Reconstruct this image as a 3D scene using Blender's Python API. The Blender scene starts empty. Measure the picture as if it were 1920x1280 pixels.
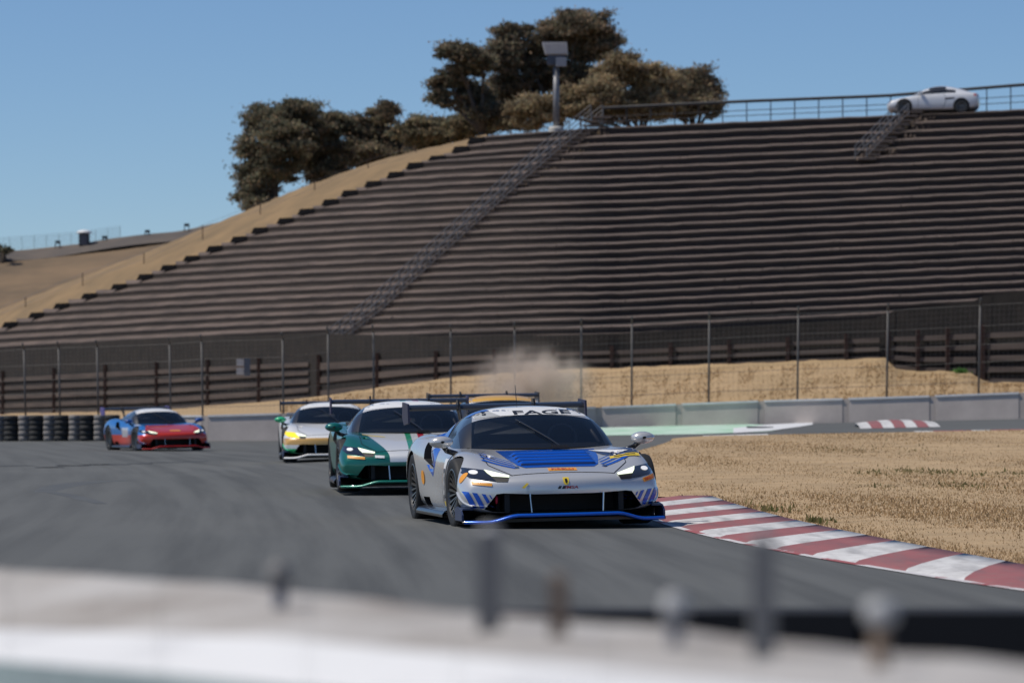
import bpy, bmesh, math, random
import numpy as np
from mathutils import Vector, Matrix
from mathutils.bvhtree import BVHTree
R = math.radians
random.seed(7); rng = np.random.default_rng(7)
scene = bpy.context.scene
COL = scene.collection

# ------------------------------------------------------------------ camera, sky, sun, exposure
FPX, EYE, TILT = 7400.0, 1.145, math.atan(128 / 7400.0)
cam_d = bpy.data.cameras.new('camera'); cam = bpy.data.objects.new('camera', cam_d); COL.objects.link(cam)
cam.location = (0, 0, EYE); cam.rotation_euler = (math.pi / 2 + TILT, 0, 0)
cam_d.sensor_width = 36.0; cam_d.lens = FPX / 1920 * 36.0
cam_d.clip_start = 0.3; cam_d.clip_end = 6000
cam_d.dof.use_dof = True; cam_d.dof.focus_distance = 39.2; cam_d.dof.aperture_fstop = 3.7
scene.camera = cam

SUN_EL, SUN_AZ = R(57), (-0.998, -0.05)
w = bpy.data.worlds.new('World'); scene.world = w; w.use_nodes = True
wn = w.node_tree.nodes; wl = w.node_tree.links
bg = wn['Background']; sky = wn.new('ShaderNodeTexSky'); sky.sky_type = 'NISHITA'
sky.sun_disc = False; sky.sun_elevation = SUN_EL; sky.sun_rotation = math.atan2(SUN_AZ[0], SUN_AZ[1])
sky.altitude = 0; sky.air_density = 0.75; sky.dust_density = 0.03; sky.ozone_density = 8.0
wl.new(sky.outputs[0], bg.inputs[0]); bg.inputs[1].default_value = 0.092
sd = bpy.data.lights.new('sun', 'SUN'); so = bpy.data.objects.new('sun', sd); COL.objects.link(so)
sd.energy = 3.6; sd.angle = R(0.53); sd.color = (1.0, 0.935, 0.83)
tosun = Vector((SUN_AZ[0] * math.cos(SUN_EL), SUN_AZ[1] * math.cos(SUN_EL), math.sin(SUN_EL)))
so.rotation_euler = tosun.to_track_quat('Z', 'Y').to_euler(); so.location = tosun * 60
scene.view_settings.view_transform = 'Standard'; scene.view_settings.look = 'None'
scene.view_settings.exposure = 0.0; scene.view_settings.gamma = 1.0
scene.view_settings.use_curve_mapping = False
scene.cycles.max_bounces = 6; scene.cycles.transparent_max_bounces = 8
scene.cycles.use_denoising = True; scene.cycles.volume_bounces = 3

# ------------------------------------------------------------------ geometry of the view (to survey points of the place)
def ray(u, v):
    cx, cy = (u - 960) / FPX, (640 - v) / FPX
    return Vector((cx, math.cos(TILT) - cy * math.sin(TILT), math.sin(TILT) + cy * math.cos(TILT)))
def P(u, v, Y):
    d = ray(u, v); t = Y / d.y
    return Vector((d.x * t, Y, EYE + d.z * t))
def G(u, v, z=0.0):
    d = ray(u, v); t = (z - EYE) / d.z
    return Vector((d.x * t, d.y * t, z))
def sstep(x, a, b):
    t = min(1, max(0, (x - a) / (b - a))); return t * t * (3 - 2 * t)
def lerp(a, b, t): return a + (b - a) * t
def interp(x, xs, ys): return float(np.interp(x, xs, ys))
def terr(X, Y):
    m = sstep(X, -8, 2)
    S = lerp(sstep(Y, 118, 146), sstep(Y, 36, 105), m)
    return max(0, (0.49 + 0.022 * max(-22, min(30, X))) * S)

# ------------------------------------------------------------------ helpers
def link(o, parent=None):
    COL.objects.link(o)
    if parent: o.parent = parent
    return o
def tag(o, label=None, cat=None, group=None, kind=None):
    if label: o['label'] = label
    if cat: o['category'] = cat
    if group: o['group'] = group
    if kind: o['kind'] = kind
    return o
def empty(name, loc=(0, 0, 0), rot=(0, 0, 0)):
    o = bpy.data.objects.new(name, None); o.empty_display_size = 0.2
    o.location = loc; o.rotation_euler = rot
    return link(o)
class MB:
    def __init__(s): s.v = []; s.f = []; s.m = []
    def add(s, vs, fs, m=0):
        n = len(s.v); s.v += [tuple(p) for p in vs]
        for f in fs: s.f.append([n + i for i in f]); s.m.append(m)
    def hexa(s, p, m=0):          # 8 corners: bottom ring 0-3, top ring 4-7
        s.add(p, [(0, 3, 2, 1), (4, 5, 6, 7), (0, 1, 5, 4), (1, 2, 6, 5), (2, 3, 7, 6), (3, 0, 4, 7)], m)
    def box(s, c, d, m=0, rz=0.0):
        x, y, z = d[0] / 2, d[1] / 2, d[2] / 2; co, si = math.cos(rz), math.sin(rz)
        pts = [(-x, -y, -z), (x, -y, -z), (x, y, -z), (-x, y, -z), (-x, -y, z), (x, -y, z), (x, y, z), (-x, y, z)]
        s.hexa([(c[0] + a * co - b * si, c[1] + a * si + b * co, c[2] + q) for a, b, q in pts], m)
    def grid(s, rows, m=0, flip=False):
        nr, nc = len(rows), len(rows[0]); fs = []
        for i in range(nr - 1):
            for j in range(nc - 1):
                q = (i * nc + j, i * nc + j + 1, (i + 1) * nc + j + 1, (i + 1) * nc + j)
                fs.append(q[::-1] if flip else q)
        s.add([p for r in rows for p in r], fs, m)
    def tube(s, a, b, ra, rb=None, n=8, m=0):
        a, b = Vector(a), Vector(b); rb = ra if rb is None else rb
        d = (b - a).normalized(); x = d.orthogonal().normalized(); y = d.cross(x)
        vs = []
        for p, r in ((a, ra), (b, rb)):
            for k in range(n):
                t = 2 * math.pi * k / n; vs.append(p + (x * math.cos(t) + y * math.sin(t)) * r)
        fs = [(k, (k + 1) % n, n + (k + 1) % n, n + k) for k in range(n)]
        fs += [tuple(range(n - 1, -1, -1)), tuple(range(n, 2 * n))]
        s.add(vs, fs, m)
    def lathe(s, prof, n=32, axis='X', m=0, c=(0, 0, 0)):
        vs = []; L = len(prof)
        for k in range(n):
            t = 2 * math.pi * k / n
            for r, x in prof:
                a, b = r * math.cos(t), r * math.sin(t)
                vs.append((c[0] + x, c[1] + a, c[2] + b) if axis == 'X' else (c[0] + a, c[1] + b, c[2] + x))
        fs = []
        for k in range(n):
            for j in range(L - 1):
                q = (k * L + j, k * L + j + 1, ((k + 1) % n) * L + j + 1, ((k + 1) % n) * L + j)
                fs.append(q if axis == 'X' else q[::-1])
        s.add(vs, fs, m)
    def mesh(s, name, mats, smooth=False):
        me = bpy.data.meshes.new(name); me.from_pydata(s.v, [], s.f)
        for mt in (mats if isinstance(mats, (list, tuple)) else [mats]): me.materials.append(mt)
        if len(set(s.m)) > 1: me.polygons.foreach_set('material_index', s.m)
        if smooth: me.polygons.foreach_set('use_smooth', [True] * len(s.f))
        me.update(); return me
    def build(s, name, mats, parent=None, smooth=False):
        return link(bpy.data.objects.new(name, s.mesh(name, mats, smooth)), parent)

# ------------------------------------------------------------------ materials
def newmat(name):
    m = bpy.data.materials.new(name); m.use_nodes = True
    return m, m.node_tree.nodes, m.node_tree.links, m.node_tree.nodes['Principled BSDF']
def rgba(c): return (c[0], c[1], c[2], 1)
def mat(name, c, rough=0.6, metal=0.0, c2=None, scale=3.0, stretch=(1, 1, 1), bump=0.0, bscale=None, coat=0.0, emit=None, estr=0, spec=0.5, contrast=(0.35, 0.65), detail=6):
    m, n, l, b = newmat(name)
    b.inputs['Base Color'].default_value = rgba(c); b.inputs['Roughness'].default_value = rough
    b.inputs['Metallic'].default_value = metal; b.inputs['Coat Weight'].default_value = coat
    b.inputs['Coat Roughness'].default_value = 0.04; b.inputs['Specular IOR Level'].default_value = spec
    if emit: b.inputs['Emission Color'].default_value = rgba(emit); b.inputs['Emission Strength'].default_value = estr
    if c2 or bump:
        tc = n.new('ShaderNodeTexCoord'); mp = n.new('ShaderNodeMapping'); mp.inputs['Scale'].default_value = stretch
        l.new(tc.outputs['Object'], mp.inputs[0])
    if c2:
        t = n.new('ShaderNodeTexNoise'); t.inputs['Scale'].default_value = scale; t.inputs['Detail'].default_value = detail
        t.inputs['Roughness'].default_value = 0.65
        r = n.new('ShaderNodeValToRGB'); r.color_ramp.elements[0].position, r.color_ramp.elements[1].position = contrast
        r.color_ramp.elements[0].color = rgba(c); r.color_ramp.elements[1].color = rgba(c2)
        l.new(mp.outputs[0], t.inputs[0]); l.new(t.outputs[0], r.inputs[0]); l.new(r.outputs[0], b.inputs['Base Color'])
    if bump:
        t2 = n.new('ShaderNodeTexNoise'); t2.inputs['Scale'].default_value = bscale or scale * 4; t2.inputs['Detail'].default_value = 5
        bp = n.new('ShaderNodeBump'); bp.inputs['Strength'].default_value = bump; bp.inputs['Distance'].default_value = 0.02
        l.new(mp.outputs[0], t2.inputs[0]); l.new(t2.outputs[0], bp.inputs['Height']); l.new(bp.outputs[0], b.inputs['Normal'])
    return m
def attr_mat(name, rough=0.9, trans=0.0):
    m, n, l, b = newmat(name); a = n.new('ShaderNodeVertexColor'); a.layer_name = 'Col'
    l.new(a.outputs[0], b.inputs['Base Color']); b.inputs['Roughness'].default_value = rough
    b.inputs['Specular IOR Level'].default_value = 0.15
    if trans:
        t = n.new('ShaderNodeBsdfTranslucent'); l.new(a.outputs[0], t.inputs[0]); x = n.new('ShaderNodeMixShader'); x.inputs[0].default_value = trans
        l.new(b.outputs[0], x.inputs[1]); l.new(t.outputs[0], x.inputs[2]); l.new(x.outputs[0], n['Material Output'].inputs[0])
    return m

def asphalt_mat():
    m, n, l, b = newmat('asphalt')
    tc = n.new('ShaderNodeTexCoord')
    def noise(scale, stretch, rot=0.0, detail=6):
        mp = n.new('ShaderNodeMapping'); mp.inputs['Scale'].default_value = stretch; mp.inputs['Rotation'].default_value = (0, 0, rot)
        t = n.new('ShaderNodeTexNoise'); t.inputs['Scale'].default_value = scale; t.inputs['Detail'].default_value = detail
        l.new(tc.outputs['Object'], mp.inputs[0]); l.new(mp.outputs[0], t.inputs[0]); return t.outputs[0]
    def mix(f, a, bb, blend='MIX'):
        x = n.new('ShaderNodeMix'); x.data_type = 'RGBA'; x.blend_type = blend
        if isinstance(f, float): x.inputs[0].default_value = f
        else: l.new(f, x.inputs[0])
        for s, k in ((a, 6), (bb, 7)):
            if isinstance(s, tuple): x.inputs[k].default_value = s
            else: l.new(s, x.inputs[k])
        return x.outputs[2]
    def ramp(src, lo, hi):
        r = n.new('ShaderNodeValToRGB'); r.color_ramp.elements[0].position = lo; r.color_ramp.elements[1].position = hi
        l.new(src, r.inputs[0]); return r.outputs[0]
    big = ramp(noise(0.09, (1, 1, 1)), 0.3, 0.7)
    sx_ = n.new('ShaderNodeSeparateXYZ'); l.new(tc.outputs['Object'], sx_.inputs[0])
    def mth(op, a, b_):
        q = n.new('ShaderNodeMath'); q.operation = op
        for k, v in enumerate((a, b_)):
            if isinstance(v, (int, float)): q.inputs[k].default_value = v
            else: l.new(v, q.inputs[k])
        return q.outputs[0]
    fy = np.polyfit([14, 26, 38, 51, 79, 104], [1.5, 1.1, .4, -1.0, -3.6, -7.8], 2)
    Yc = sx_.outputs[1]; line = mth('ADD', mth('MULTIPLY', mth('ADD', mth('MULTIPLY', Yc, float(fy[0])), float(fy[1])), Yc), float(fy[2]))
    dist = mth('SUBTRACT', sx_.outputs[0], line)
    cb = n.new('ShaderNodeCombineXYZ'); l.new(mth('MULTIPLY', dist, 2.6), cb.inputs[0]); l.new(mth('MULTIPLY', Yc, 0.07), cb.inputs[1])
    tn = n.new('ShaderNodeTexNoise'); tn.inputs['Scale'].default_value = 1.0; tn.inputs['Detail'].default_value = 10; l.new(cb.outputs[0], tn.inputs[0])
    streak = ramp(tn.outputs[0], 0.42, 0.64)
    lane = n.new('ShaderNodeMapRange'); lane.interpolation_type = 'SMOOTHSTEP'; lane.inputs[1].default_value = 4.2; lane.inputs[2].default_value = 0.6; l.new(mth('ABSOLUTE', mth('ADD', dist, 0.8), 0), lane.inputs[0])
    fine = ramp(noise(38, (1, 1, 1), 0, 3), 0.3, 0.75)
    c = mix(big, (0.104, 0.109, 0.106, 1), (0.124, 0.128, 0.124, 1))
    sx = n.new('ShaderNodeMath'); sx.operation = 'MULTIPLY'; l.new(mth('ADD', mth('MULTIPLY', lane.outputs[0], 0.40), 0.50), sx.inputs[1]); l.new(streak, sx.inputs[0])
    c = mix(sx.outputs[0], c, (0.060, 0.063, 0.062, 1))
    fx = n.new('ShaderNodeMath'); fx.operation = 'MULTIPLY'; fx.inputs[1].default_value = 0.4; l.new(fine, fx.inputs[0])
    c = mix(fx.outputs[0], c, (0.13, 0.13, 0.13, 1))
    l.new(c, b.inputs['Base Color']); b.inputs['Roughness'].default_value = 0.85; b.inputs['Specular IOR Level'].default_value = 0.3
    bp = n.new('ShaderNodeBump'); bp.inputs['Strength'].default_value = 0.35; bp.inputs['Distance'].default_value = 0.01
    l.new(noise(70, (1, 1, 1), 0, 3), bp.inputs['Height']); l.new(bp.outputs[0], b.inputs['Normal'])
    return m
M = {}
M['asphalt'] = asphalt_mat()
M['earth'] = mat('dry_earth', (0.48, 0.335, 0.185), 0.95, c2=(0.35, 0.245, 0.135), scale=0.8, bump=0.6, bscale=6)
M['bank'] = mat('dry_bank', (0.46, 0.315, 0.17), 0.95, c2=(0.36, 0.25, 0.13), scale=0.6, stretch=(0.3, 1, 2.0), bump=0.4, bscale=5)
M['hill'] = mat('hill_grass', (0.27, 0.178, 0.088), 0.95, c2=(0.19, 0.13, 0.067), scale=0.5, bump=0.8, bscale=4)
M['farhill'] = mat('far_hill_grass', (0.22, 0.148, 0.085), 0.95, c2=(0.10, 0.075, 0.05), scale=0.13, stretch=(0.6, 1, 2.5), bump=0.8, bscale=2)
M['tread'] = mat('terrace_soil', (0.150, 0.110, 0.090), 0.95, c2=(0.080, 0.060, 0.050), scale=1.3, stretch=(0.35, 0.35, 1), bump=0.7, bscale=9)
M['timber'] = mat('creosoted_timber', (0.028, 0.021, 0.018), 0.9, c2=(0.052, 0.039, 0.033), scale=1.6, stretch=(0.3, 0.3, 3), bump=0.5, bscale=8)
M['blacktimber'] = mat('black_timber', (0.010, 0.009, 0.009), 0.9, c2=(0.022, 0.018, 0.016), scale=2)
M['board'] = mat('weathered_board', (0.10, 0.078, 0.068), 0.9, c2=(0.055, 0.043, 0.04), scale=1.5, stretch=(0.3, 0.3, 3))
M['rust'] = mat('rusty_steel', (0.055, 0.025, 0.018), 0.8, c2=(0.03, 0.016, 0.013), scale=4)
M['concrete'] = mat('painted_concrete', (0.56, 0.49, 0.445), 0.85, c2=(0.46, 0.40, 0.365), scale=0.9, bump=0.2, bscale=15)
M['concrete_joint'] = mat('concrete_joint', (0.46, 0.40, 0.365), 0.85, c2=(0.38, 0.33, 0.30), scale=3)
M['white'] = mat('white_paint', (0.80, 0.80, 0.80), 0.6, c2=(0.66, 0.66, 0.66), scale=3)
M['fence_steel'] = mat('weathered_fence_steel', (0.105, 0.10, 0.098), 0.6, 0.2, c2=(0.075, 0.072, 0.07), scale=5)
M['stair_steel'] = mat('stair_rail_steel', (0.19, 0.185, 0.19), 0.6, 0.2, c2=(0.13, 0.128, 0.13), scale=5)
M['stair_wood'] = mat('stair_wood', (0.30, 0.22, 0.16), 0.9, c2=(0.18, 0.13, 0.10), scale=4)
M['galv'] = mat('galvanised_steel', (0.24, 0.24, 0.25), 0.5, 0.4, c2=(0.17, 0.17, 0.18), scale=6)
M['darksteel'] = mat('dark_steel', (0.035, 0.035, 0.038), 0.5, 0.3)
M['green_paint'] = mat('green_track_paint', (0.30, 0.55, 0.36), 0.8, c2=(0.62, 0.72, 0.64), scale=0.9, stretch=(1, 0.35, 1))
def kerb_paint(name, c, c2):
    m = mat(name, c, 0.75, c2=c2, scale=2.0, stretch=(1.6, .5, 1), contrast=(0.42, 0.72), bump=0.15)
    n, l = m.node_tree.nodes, m.node_tree.links; b = n['Principled BSDF']; src = b.inputs['Base Color'].links[0].from_socket
    tc = n.new('ShaderNodeTexCoord'); prev = src
    for sc, st, lo, hi, amt, col in ((1.3, (4.5, .35, 1), .50, .72, .45, (.12, .12, .125, 1)), (9.0, (1, 1, 1), .52, .72, .4, (.20, .17, .15, 1))):
        mp = n.new('ShaderNodeMapping'); mp.inputs['Scale'].default_value = st; mp.inputs['Rotation'].default_value = (0, 0, R(-6)); t = n.new('ShaderNodeTexNoise'); t.inputs['Scale'].default_value = sc; t.inputs['Detail'].default_value = 7
        r = n.new('ShaderNodeValToRGB'); r.color_ramp.elements[0].position = lo; r.color_ramp.elements[1].position = hi
        k = n.new('ShaderNodeMath'); k.operation = 'MULTIPLY'; k.inputs[1].default_value = amt; x = n.new('ShaderNodeMix'); x.data_type = 'RGBA'; x.inputs[7].default_value = col
        l.new(tc.outputs['Object'], mp.inputs[0]); l.new(mp.outputs[0], t.inputs[0]); l.new(t.outputs[0], r.inputs[0]); l.new(r.outputs[0], k.inputs[0]); l.new(k.outputs[0], x.inputs[0]); l.new(prev, x.inputs[6]); prev = x.outputs[2]
    l.new(prev, b.inputs['Base Color']); return m
M['kerb_white'] = kerb_paint('kerb_white', (0.66, 0.65, 0.64), (0.48, 0.47, 0.47))
M['kerb_red'] = kerb_paint('kerb_red', (0.32, 0.105, 0.105), (0.24, 0.085, 0.09))
M['kerb_side'] = mat('kerb_concrete', (0.33, 0.32, 0.31), 0.9)
M['rubber'] = mat('rubber', (0.016, 0.016, 0.017), 0.75, c2=(0.028, 0.028, 0.028), scale=7)
M['tyrewhite'] = mat('white_painted_rubber', (0.26, 0.24, 0.23), 0.8, c2=(0.15, 0.14, 0.135), scale=5)
M['skid'] = mat('skid_rubber', (0.022, 0.022, 0.023), 0.75, c2=(0.065, 0.067, 0.067), scale=1.6, contrast=(.35, .8))
M['rubbered'] = mat('rubbered_asphalt', (0.074, 0.077, 0.076), 0.75, c2=(0.096, 0.10, 0.098), scale=0.7, stretch=(1, .5, 1), contrast=(.35, .7))
M['grass'] = attr_mat('dry_grass_blades', 0.9, 0.5)
M['leaf'] = attr_mat('leaves', 0.7, 0.45)
M['bark'] = mat('bark', (0.10, 0.075, 0.055), 0.9, c2=(0.05, 0.04, 0.032), scale=5)

# ------------------------------------------------------------------ the setting: ground, track, infield, kerbs
def sheet(name, xs, ys, zf, m, smooth=True):
    mb = MB(); mb.grid([[(x, y, zf(x, y)) for x in xs] for y in ys])
    o = mb.build(name, m, None, smooth); return tag(o, kind='structure')
mb = MB(); mb.grid([[(-3000, -400, -0.6), (3000, -400, -0.6)], [(-3000, 5000, -0.6), (3000, 5000, -0.6)]])
tag(mb.build('ground', M['earth']), kind='structure')
sheet('track', np.concatenate([np.linspace(-90, -24, 8), np.linspace(-20, 30, 41), np.linspace(36, 90, 7)]), np.concatenate([np.linspace(-6, 34, 9), np.linspace(36, 150, 77)]), lambda x, y: terr(x, y), M['asphalt'])

# kerb edges surveyed on the ground plane
KG = [G(u, v, 0.05) for u, v in ((1285, 926), (1350, 935), (1407, 951), (1450, 963), (1511, 982), (1604, 1000), (1696, 1020), (1816, 1039), (1920, 1051))]
KA = [G(u, v, 0.0) for u, v in ((1180, 952), (1238, 971), (1307, 990), (1388, 1015), (1457, 1033), (1558, 1050), (1662, 1071), (1758, 1083), (1835, 1090), (1920, 1098))]
def edge(pts):
    p = sorted([(q.y, q.x) for q in pts]); c = np.polyfit([a for a, b in p], [b for a, b in p], 2)
    return lambda y: float(np.polyval(c, y))
kg, ka = edge(KG), edge(KA)
INF_FAR = 88.0
def xl(y):           # left border of the infield grass
    if y < 47.5: return kg(y)
    a = kg(47.5); return a + (1.2 - a) * sstep(y, 47.5, 50.5) + 0.5 * sstep(y, 51, 60) + 1.9 * sstep(y, 66, INF_FAR + 2)
ys = np.concatenate([np.linspace(6, 46, 36), np.linspace(46.5, 52, 16), np.linspace(53, INF_FAR, 36)])
mb = MB(); rows = []
for y in ys:
    a = xl(y); y2 = y
    rows.append([(lerp(a, 45, t ** 1.6), y, terr(lerp(a, 45, t ** 1.6), y) + 0.02 + 0.05 * min(1, t * 12)) for t in np.linspace(0, 1, 34)])
mb.grid(rows); tag(mb.build('infield', M['earth'], None, True), kind='structure')

kerb = empty('kerb', (0, 0, 0)); tag(kerb, 'long red and white striped kerb curving along the near grass edge', 'kerb')
L = 1.5; y = 16.0; i = 0
while y < 46.5:
    mb = MB(); ya, yb = y, y + L
    sk = -2.2                           # stripes run obliquely across the kerb
    rows = []
    for q in np.linspace(0, 1, 4):
        yy = lerp(ya, yb, q); r = []
        for s, z in ((0, 0.004), (0.06, 0.018), (0.35, 0.03), (0.7, 0.042), (1, 0.05), (1.0, -0.05)):
            yo = yy + (s * 2.2)
            r.append((lerp(ka(yo), kg(yo), s), yo, z + terr(ka(yo), yo)))
        rows.append(r)
    mb.grid(rows)
    mb.build('kerb_block', M['kerb_white'] if i % 2 else M['kerb_red'], kerb, True)
    y += L; i += 1
# thin painted line on the asphalt beside the kerb
mb = MB(); mb.grid([[(ka(y) - 0.09, y, terr(0, y) + 0.006), (ka(y) - 0.005, y, terr(0, y) + 0.006)] for y in np.linspace(14, 54, 60)])
tag(mb.build('edge_line', mat('edge_line_paint', (0.62, 0.60, 0.60), 0.7, c2=(0.36, 0.10, 0.10), scale=0.9, contrast=(0.5, 0.52))), kind='structure')

def ground_poly(name, pts, m, lift, zz=None):
    mb = MB(); c = [sum(p[0] for p in pts) / len(pts), sum(p[1] for p in pts) / len(pts)]
    vs = [(p[0], p[1], terr(p[0], p[1]) + lift) for p in pts] + [(c[0], c[1], terr(c[0], c[1]) + lift)]
    n = len(pts); mb.add(vs, [(k, (k + 1) % n, n) for k in range(n)])
    return tag(mb.build(name, m), kind='structure')
def on_terr(u, v):
    z = 0.6
    for _ in range(30):
        p = G(u, max(v, 779), z)
        if p.y > 138: p = P(u, v, 138)
        z = lerp(z, terr(p.x, p.y), 0.6)
    return p
def strip(name, near, far, m, lift):
    mb = MB(); n = 24; rows = []
    for row in (near, far):
        us = [p[0] for p in row]; vs = [p[1] for p in row]
        rows.append([on_terr(u, np.interp(u, us, vs)) for u in np.linspace(us[0], us[-1], n)])
    g = [[tuple((rows[0][j].lerp(rows[1][j], t)).xy) for j in range(n)] for t in np.linspace(0, 1, 9)]
    mb.grid([[(x, y, terr(x, y) + lift) for x, y in r] for r in g])
    return tag(mb.build(name, m), kind='structure')
strip('painted_runoff', [(1080, 817), (1300, 814), (1440, 809), (1480, 802)], [(1080, 803), (1300, 797), (1400, 795), (1480, 798)], M['green_paint'], 0.006)
strip('painted_runoff', [(1375, 812), (1440, 808), (1500, 800), (1524, 796)], [(1375, 803), (1440, 796), (1500, 793), (1524, 792)], M['white'], 0.010)
strip('painted_runoff', [(1400, 803), (1425, 803), (1450, 802)], [(1400, 799.5), (1425, 800), (1450, 800.5)], M['skid'], 0.014)
strip('painted_runoff', [(1318, 820), (1440, 816)], [(1318, 817.5), (1440, 814)], M['white'], 0.012)
# far kerb, red and white
fk = empty('far_kerb'); tag(fk, 'short raised red and white kerb wedge before the far concrete wall', 'kerb')
for i in range(7):
    rows = []
    for t in (i, i + .985):
        x0 = 8.78 + .29 * t; hh = .10 + .07 * math.sin(math.pi * min(1, max(0, t / 7)))
        rows.append([(x0 + .30 * f, 99.5 + 5 * f, terr(x0 + .3 * f, 99.5 + 5 * f) + .004 + hh * z) for f, z in ((0, 0), (.3, .55), (.65, .9), (1, 1), (1.02, -1))])
    mb = MB(); mb.grid(rows); mb.build('kerb_block', M['kerb_red'] if i % 2 else M['kerb_white'], fk)
# low striped edging along the far rim of the grass
fe = empty('grass_edging'); tag(fe, 'thin low red and white edging along the far rim of the grass', 'kerb')
x = 9.0; i = 0
while x < 30:
    yy = INF_FAR; mb = MB(); z = terr(x, yy)
    mb.hexa([(x, yy - .1, z - .05), (x + .42, yy - .1, z - .05), (x + .42, yy + .5, z - .05), (x, yy + .5, z - .05), (x, yy - .05, z + .07), (x + .42, yy - .05, z + .07), (x + .42, yy + .45, z + .09), (x, yy + .45, z + .09)])
    mb.build('edging_block', M['kerb_white'] if (i % 3 == 0) else M['kerb_red'], fe); x += 0.43; i += 1

# skid marks on the track
def skid(pts, width, lift=0.004, m='skid'):
    mb = MB(); pts = [Vector(p) for p in pts]; rows = []
    for k, p in enumerate(pts):
        d = (pts[min(k + 1, len(pts) - 1)] - pts[max(k - 1, 0)]).normalized(); nrm = Vector((-d.y, d.x))
        ww = width * (0.3 + 0.7 * math.sin(math.pi * (k + .5) / len(pts)))
        rows.append([(q.x, q.y, terr(q.x, q.y) + lift) for q in (p - nrm * ww / 2, p + nrm * ww / 2)])
    mb.grid(rows); tag(mb.build('skid_mark', M[m]), kind='structure')
def gp(u, v): q = G(u, v, 0); return (q.x, q.y)
for (ua, ub, v) in ((-60, 62, 873), (80, 105, 876), (115, 158, 873), (165, 205, 871), (205, 232, 870.5), (252, 272, 869), (290, 335, 867), (356, 380, 866)):
    skid([gp(u, v + (0.6 * math.sin(u))) for u in np.linspace(ua, ub, 6)], 0.55)
skid([gp(u, v) for u, v in ((80, 923), (92, 918), (110, 912.5), (135, 908), (160, 905), (190, 903), (225, 901.5), (260, 900.5))], 0.55, .0015, 'rubbered')
skid([gp(u, v) for u, v in ((85, 921), (115, 926), (150, 934), (190, 945))], 0.25, .0018, 'rubbered')

# ------------------------------------------------------------------ terraces on the hillside
NR = 26
END_U = [905, 876, 832, 790, 754, 712, 668, 632, 587, 548, 500, 461, 415, 372, 329, 285, 236, 180, 128, 81, 31]
def vrow(u, k):
    v1 = 240 + 15.5 * k
    if u >= 1160: return v1 + (u - 1160) / 760 * ((207 + 15.3 * k) - v1)
    a = 1160 - u; return v1 + 0.030 * a + (0.013 * a if k < 3 else 0.0) + 1.1e-4 / (1 + 0.3 * k) * a * a * (1 if u > -400 else 1)
def drow(u, k):
    base = lerp(146, 140, (u - 1160) / 760) if u >= 1160 else 146 + 45 * ((1160 - u) / 1160) ** 1.6
    return base + (NR - k) * 1.4
def uend(k): return END_U[k] if k <= 20 else (-20 - (k - 21) * 60)
ter = empty('terraced_hillside', P(1000, 700, 146)); tag(ter, 'dark terraced grandstand hillside of timber steps rising behind the track', 'grandstand')
TI = Matrix.Translation(-Vector(ter.location))
def tb(mb, name, m, parent=ter, smooth=False):
    o = mb.build(name, m, parent, smooth)
    if parent is ter or parent.parent is None: o.data.transform(Matrix.Translation(-Vector(parent.location)))
    return o
def rfrac(u): return interp(u, (0, 500, 1000, 1300, 1920), (0.54, 0.60, 0.72, 0.78, 0.78))
wob = {k: rng.uniform(-1, 1, 160) for k in range(NR + 2)}
def vj(u, k):
    t = (u + 400) / 24.0; i = int(t) % 158; f = t - int(t)
    return vrow(u, k) + 0.7 * lerp(wob[k][i], wob[k][i + 1], f)
weeds = []
for k in range(NR + 1):
    us = np.arange(uend(k), 2400, 12.0)
    # tread: from this row's lip back to the foot of the riser above
    if k >= 0:
        rows = [[], [], [], []]
        for u in us:
            v, D = vj(u, k), drow(u, k)
            if k > 0:
                vt, Dt = vj(u, k - 1), drow(u, k - 1); vb = lerp(vt, v, rfrac(u))
            else: Dt = D + 5; vb = v - 2
            a, b = P(u, v, D), P(u, vb, Dt + 0.02)
            rows[0].append(a); rows[1].append(a.lerp(b, .33) + Vector((0, 0, .015))); rows[2].append(a.lerp(b, .7) + Vector((0, 0, .01))); rows[3].append(b)
            if rng.random() < 0.55: weeds.append((a + Vector((rng.uniform(-.1, .1), 0.03, 0)), 0.05))
        mb = MB(); mb.grid(rows); tb(mb, 'earth_step', M['tread'], ter, True)
    # riser: retaining wall under the lip
    mb = MB(); r0, r1, r2, r3 = [], [], [], []
    for u in us:
        v, D = vj(u, k), drow(u, k)
        vn = vj(u, min(k + 1, NR)) if k < NR else v + 16
        vb = lerp(v, vn, rfrac(u)); a = P(u, v, D); b = P(u, vb + 1.5, D)
        r0.append(a + Vector((0, .06, -.004))); r1.append(a + Vector((0, -.05, -.004))); r2.append(a + Vector((0, -.05, -.07))); r3.append(a + Vector((0, 0, -.072)))
        if u == us[0]: first = (a, b)
    foot = [P(u, lerp(vj(u, k), vj(u, min(k + 1, NR)) if k < NR else vj(u, k) + 16, rfrac(u)) + 1.5, drow(u, k)) for u in us]
    mb.grid([r3, foot][::-1]); mb.grid([r0, r1, r2, r3][::-1])
    tb(mb, 'retaining_wall', M['timber'])
    if k <= 20:
        a, b = first; mb = MB(); ww = 0.75
        mb.hexa([b + Vector((-ww, -.1, -.02)), b + Vector((.1, -.15, -.02)), b + Vector((.1, .6, 0)), b + Vector((-ww * .7, .7, 0)),
                 a + Vector((-ww * .8, -.1, -.01)), a + Vector((.1, -.15, .02)), a + Vector((.1, .6, .02)), a + Vector((-ww * .5, .7, -.01))])
        tb(mb, 'end_block', M['blacktimber'])
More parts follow.
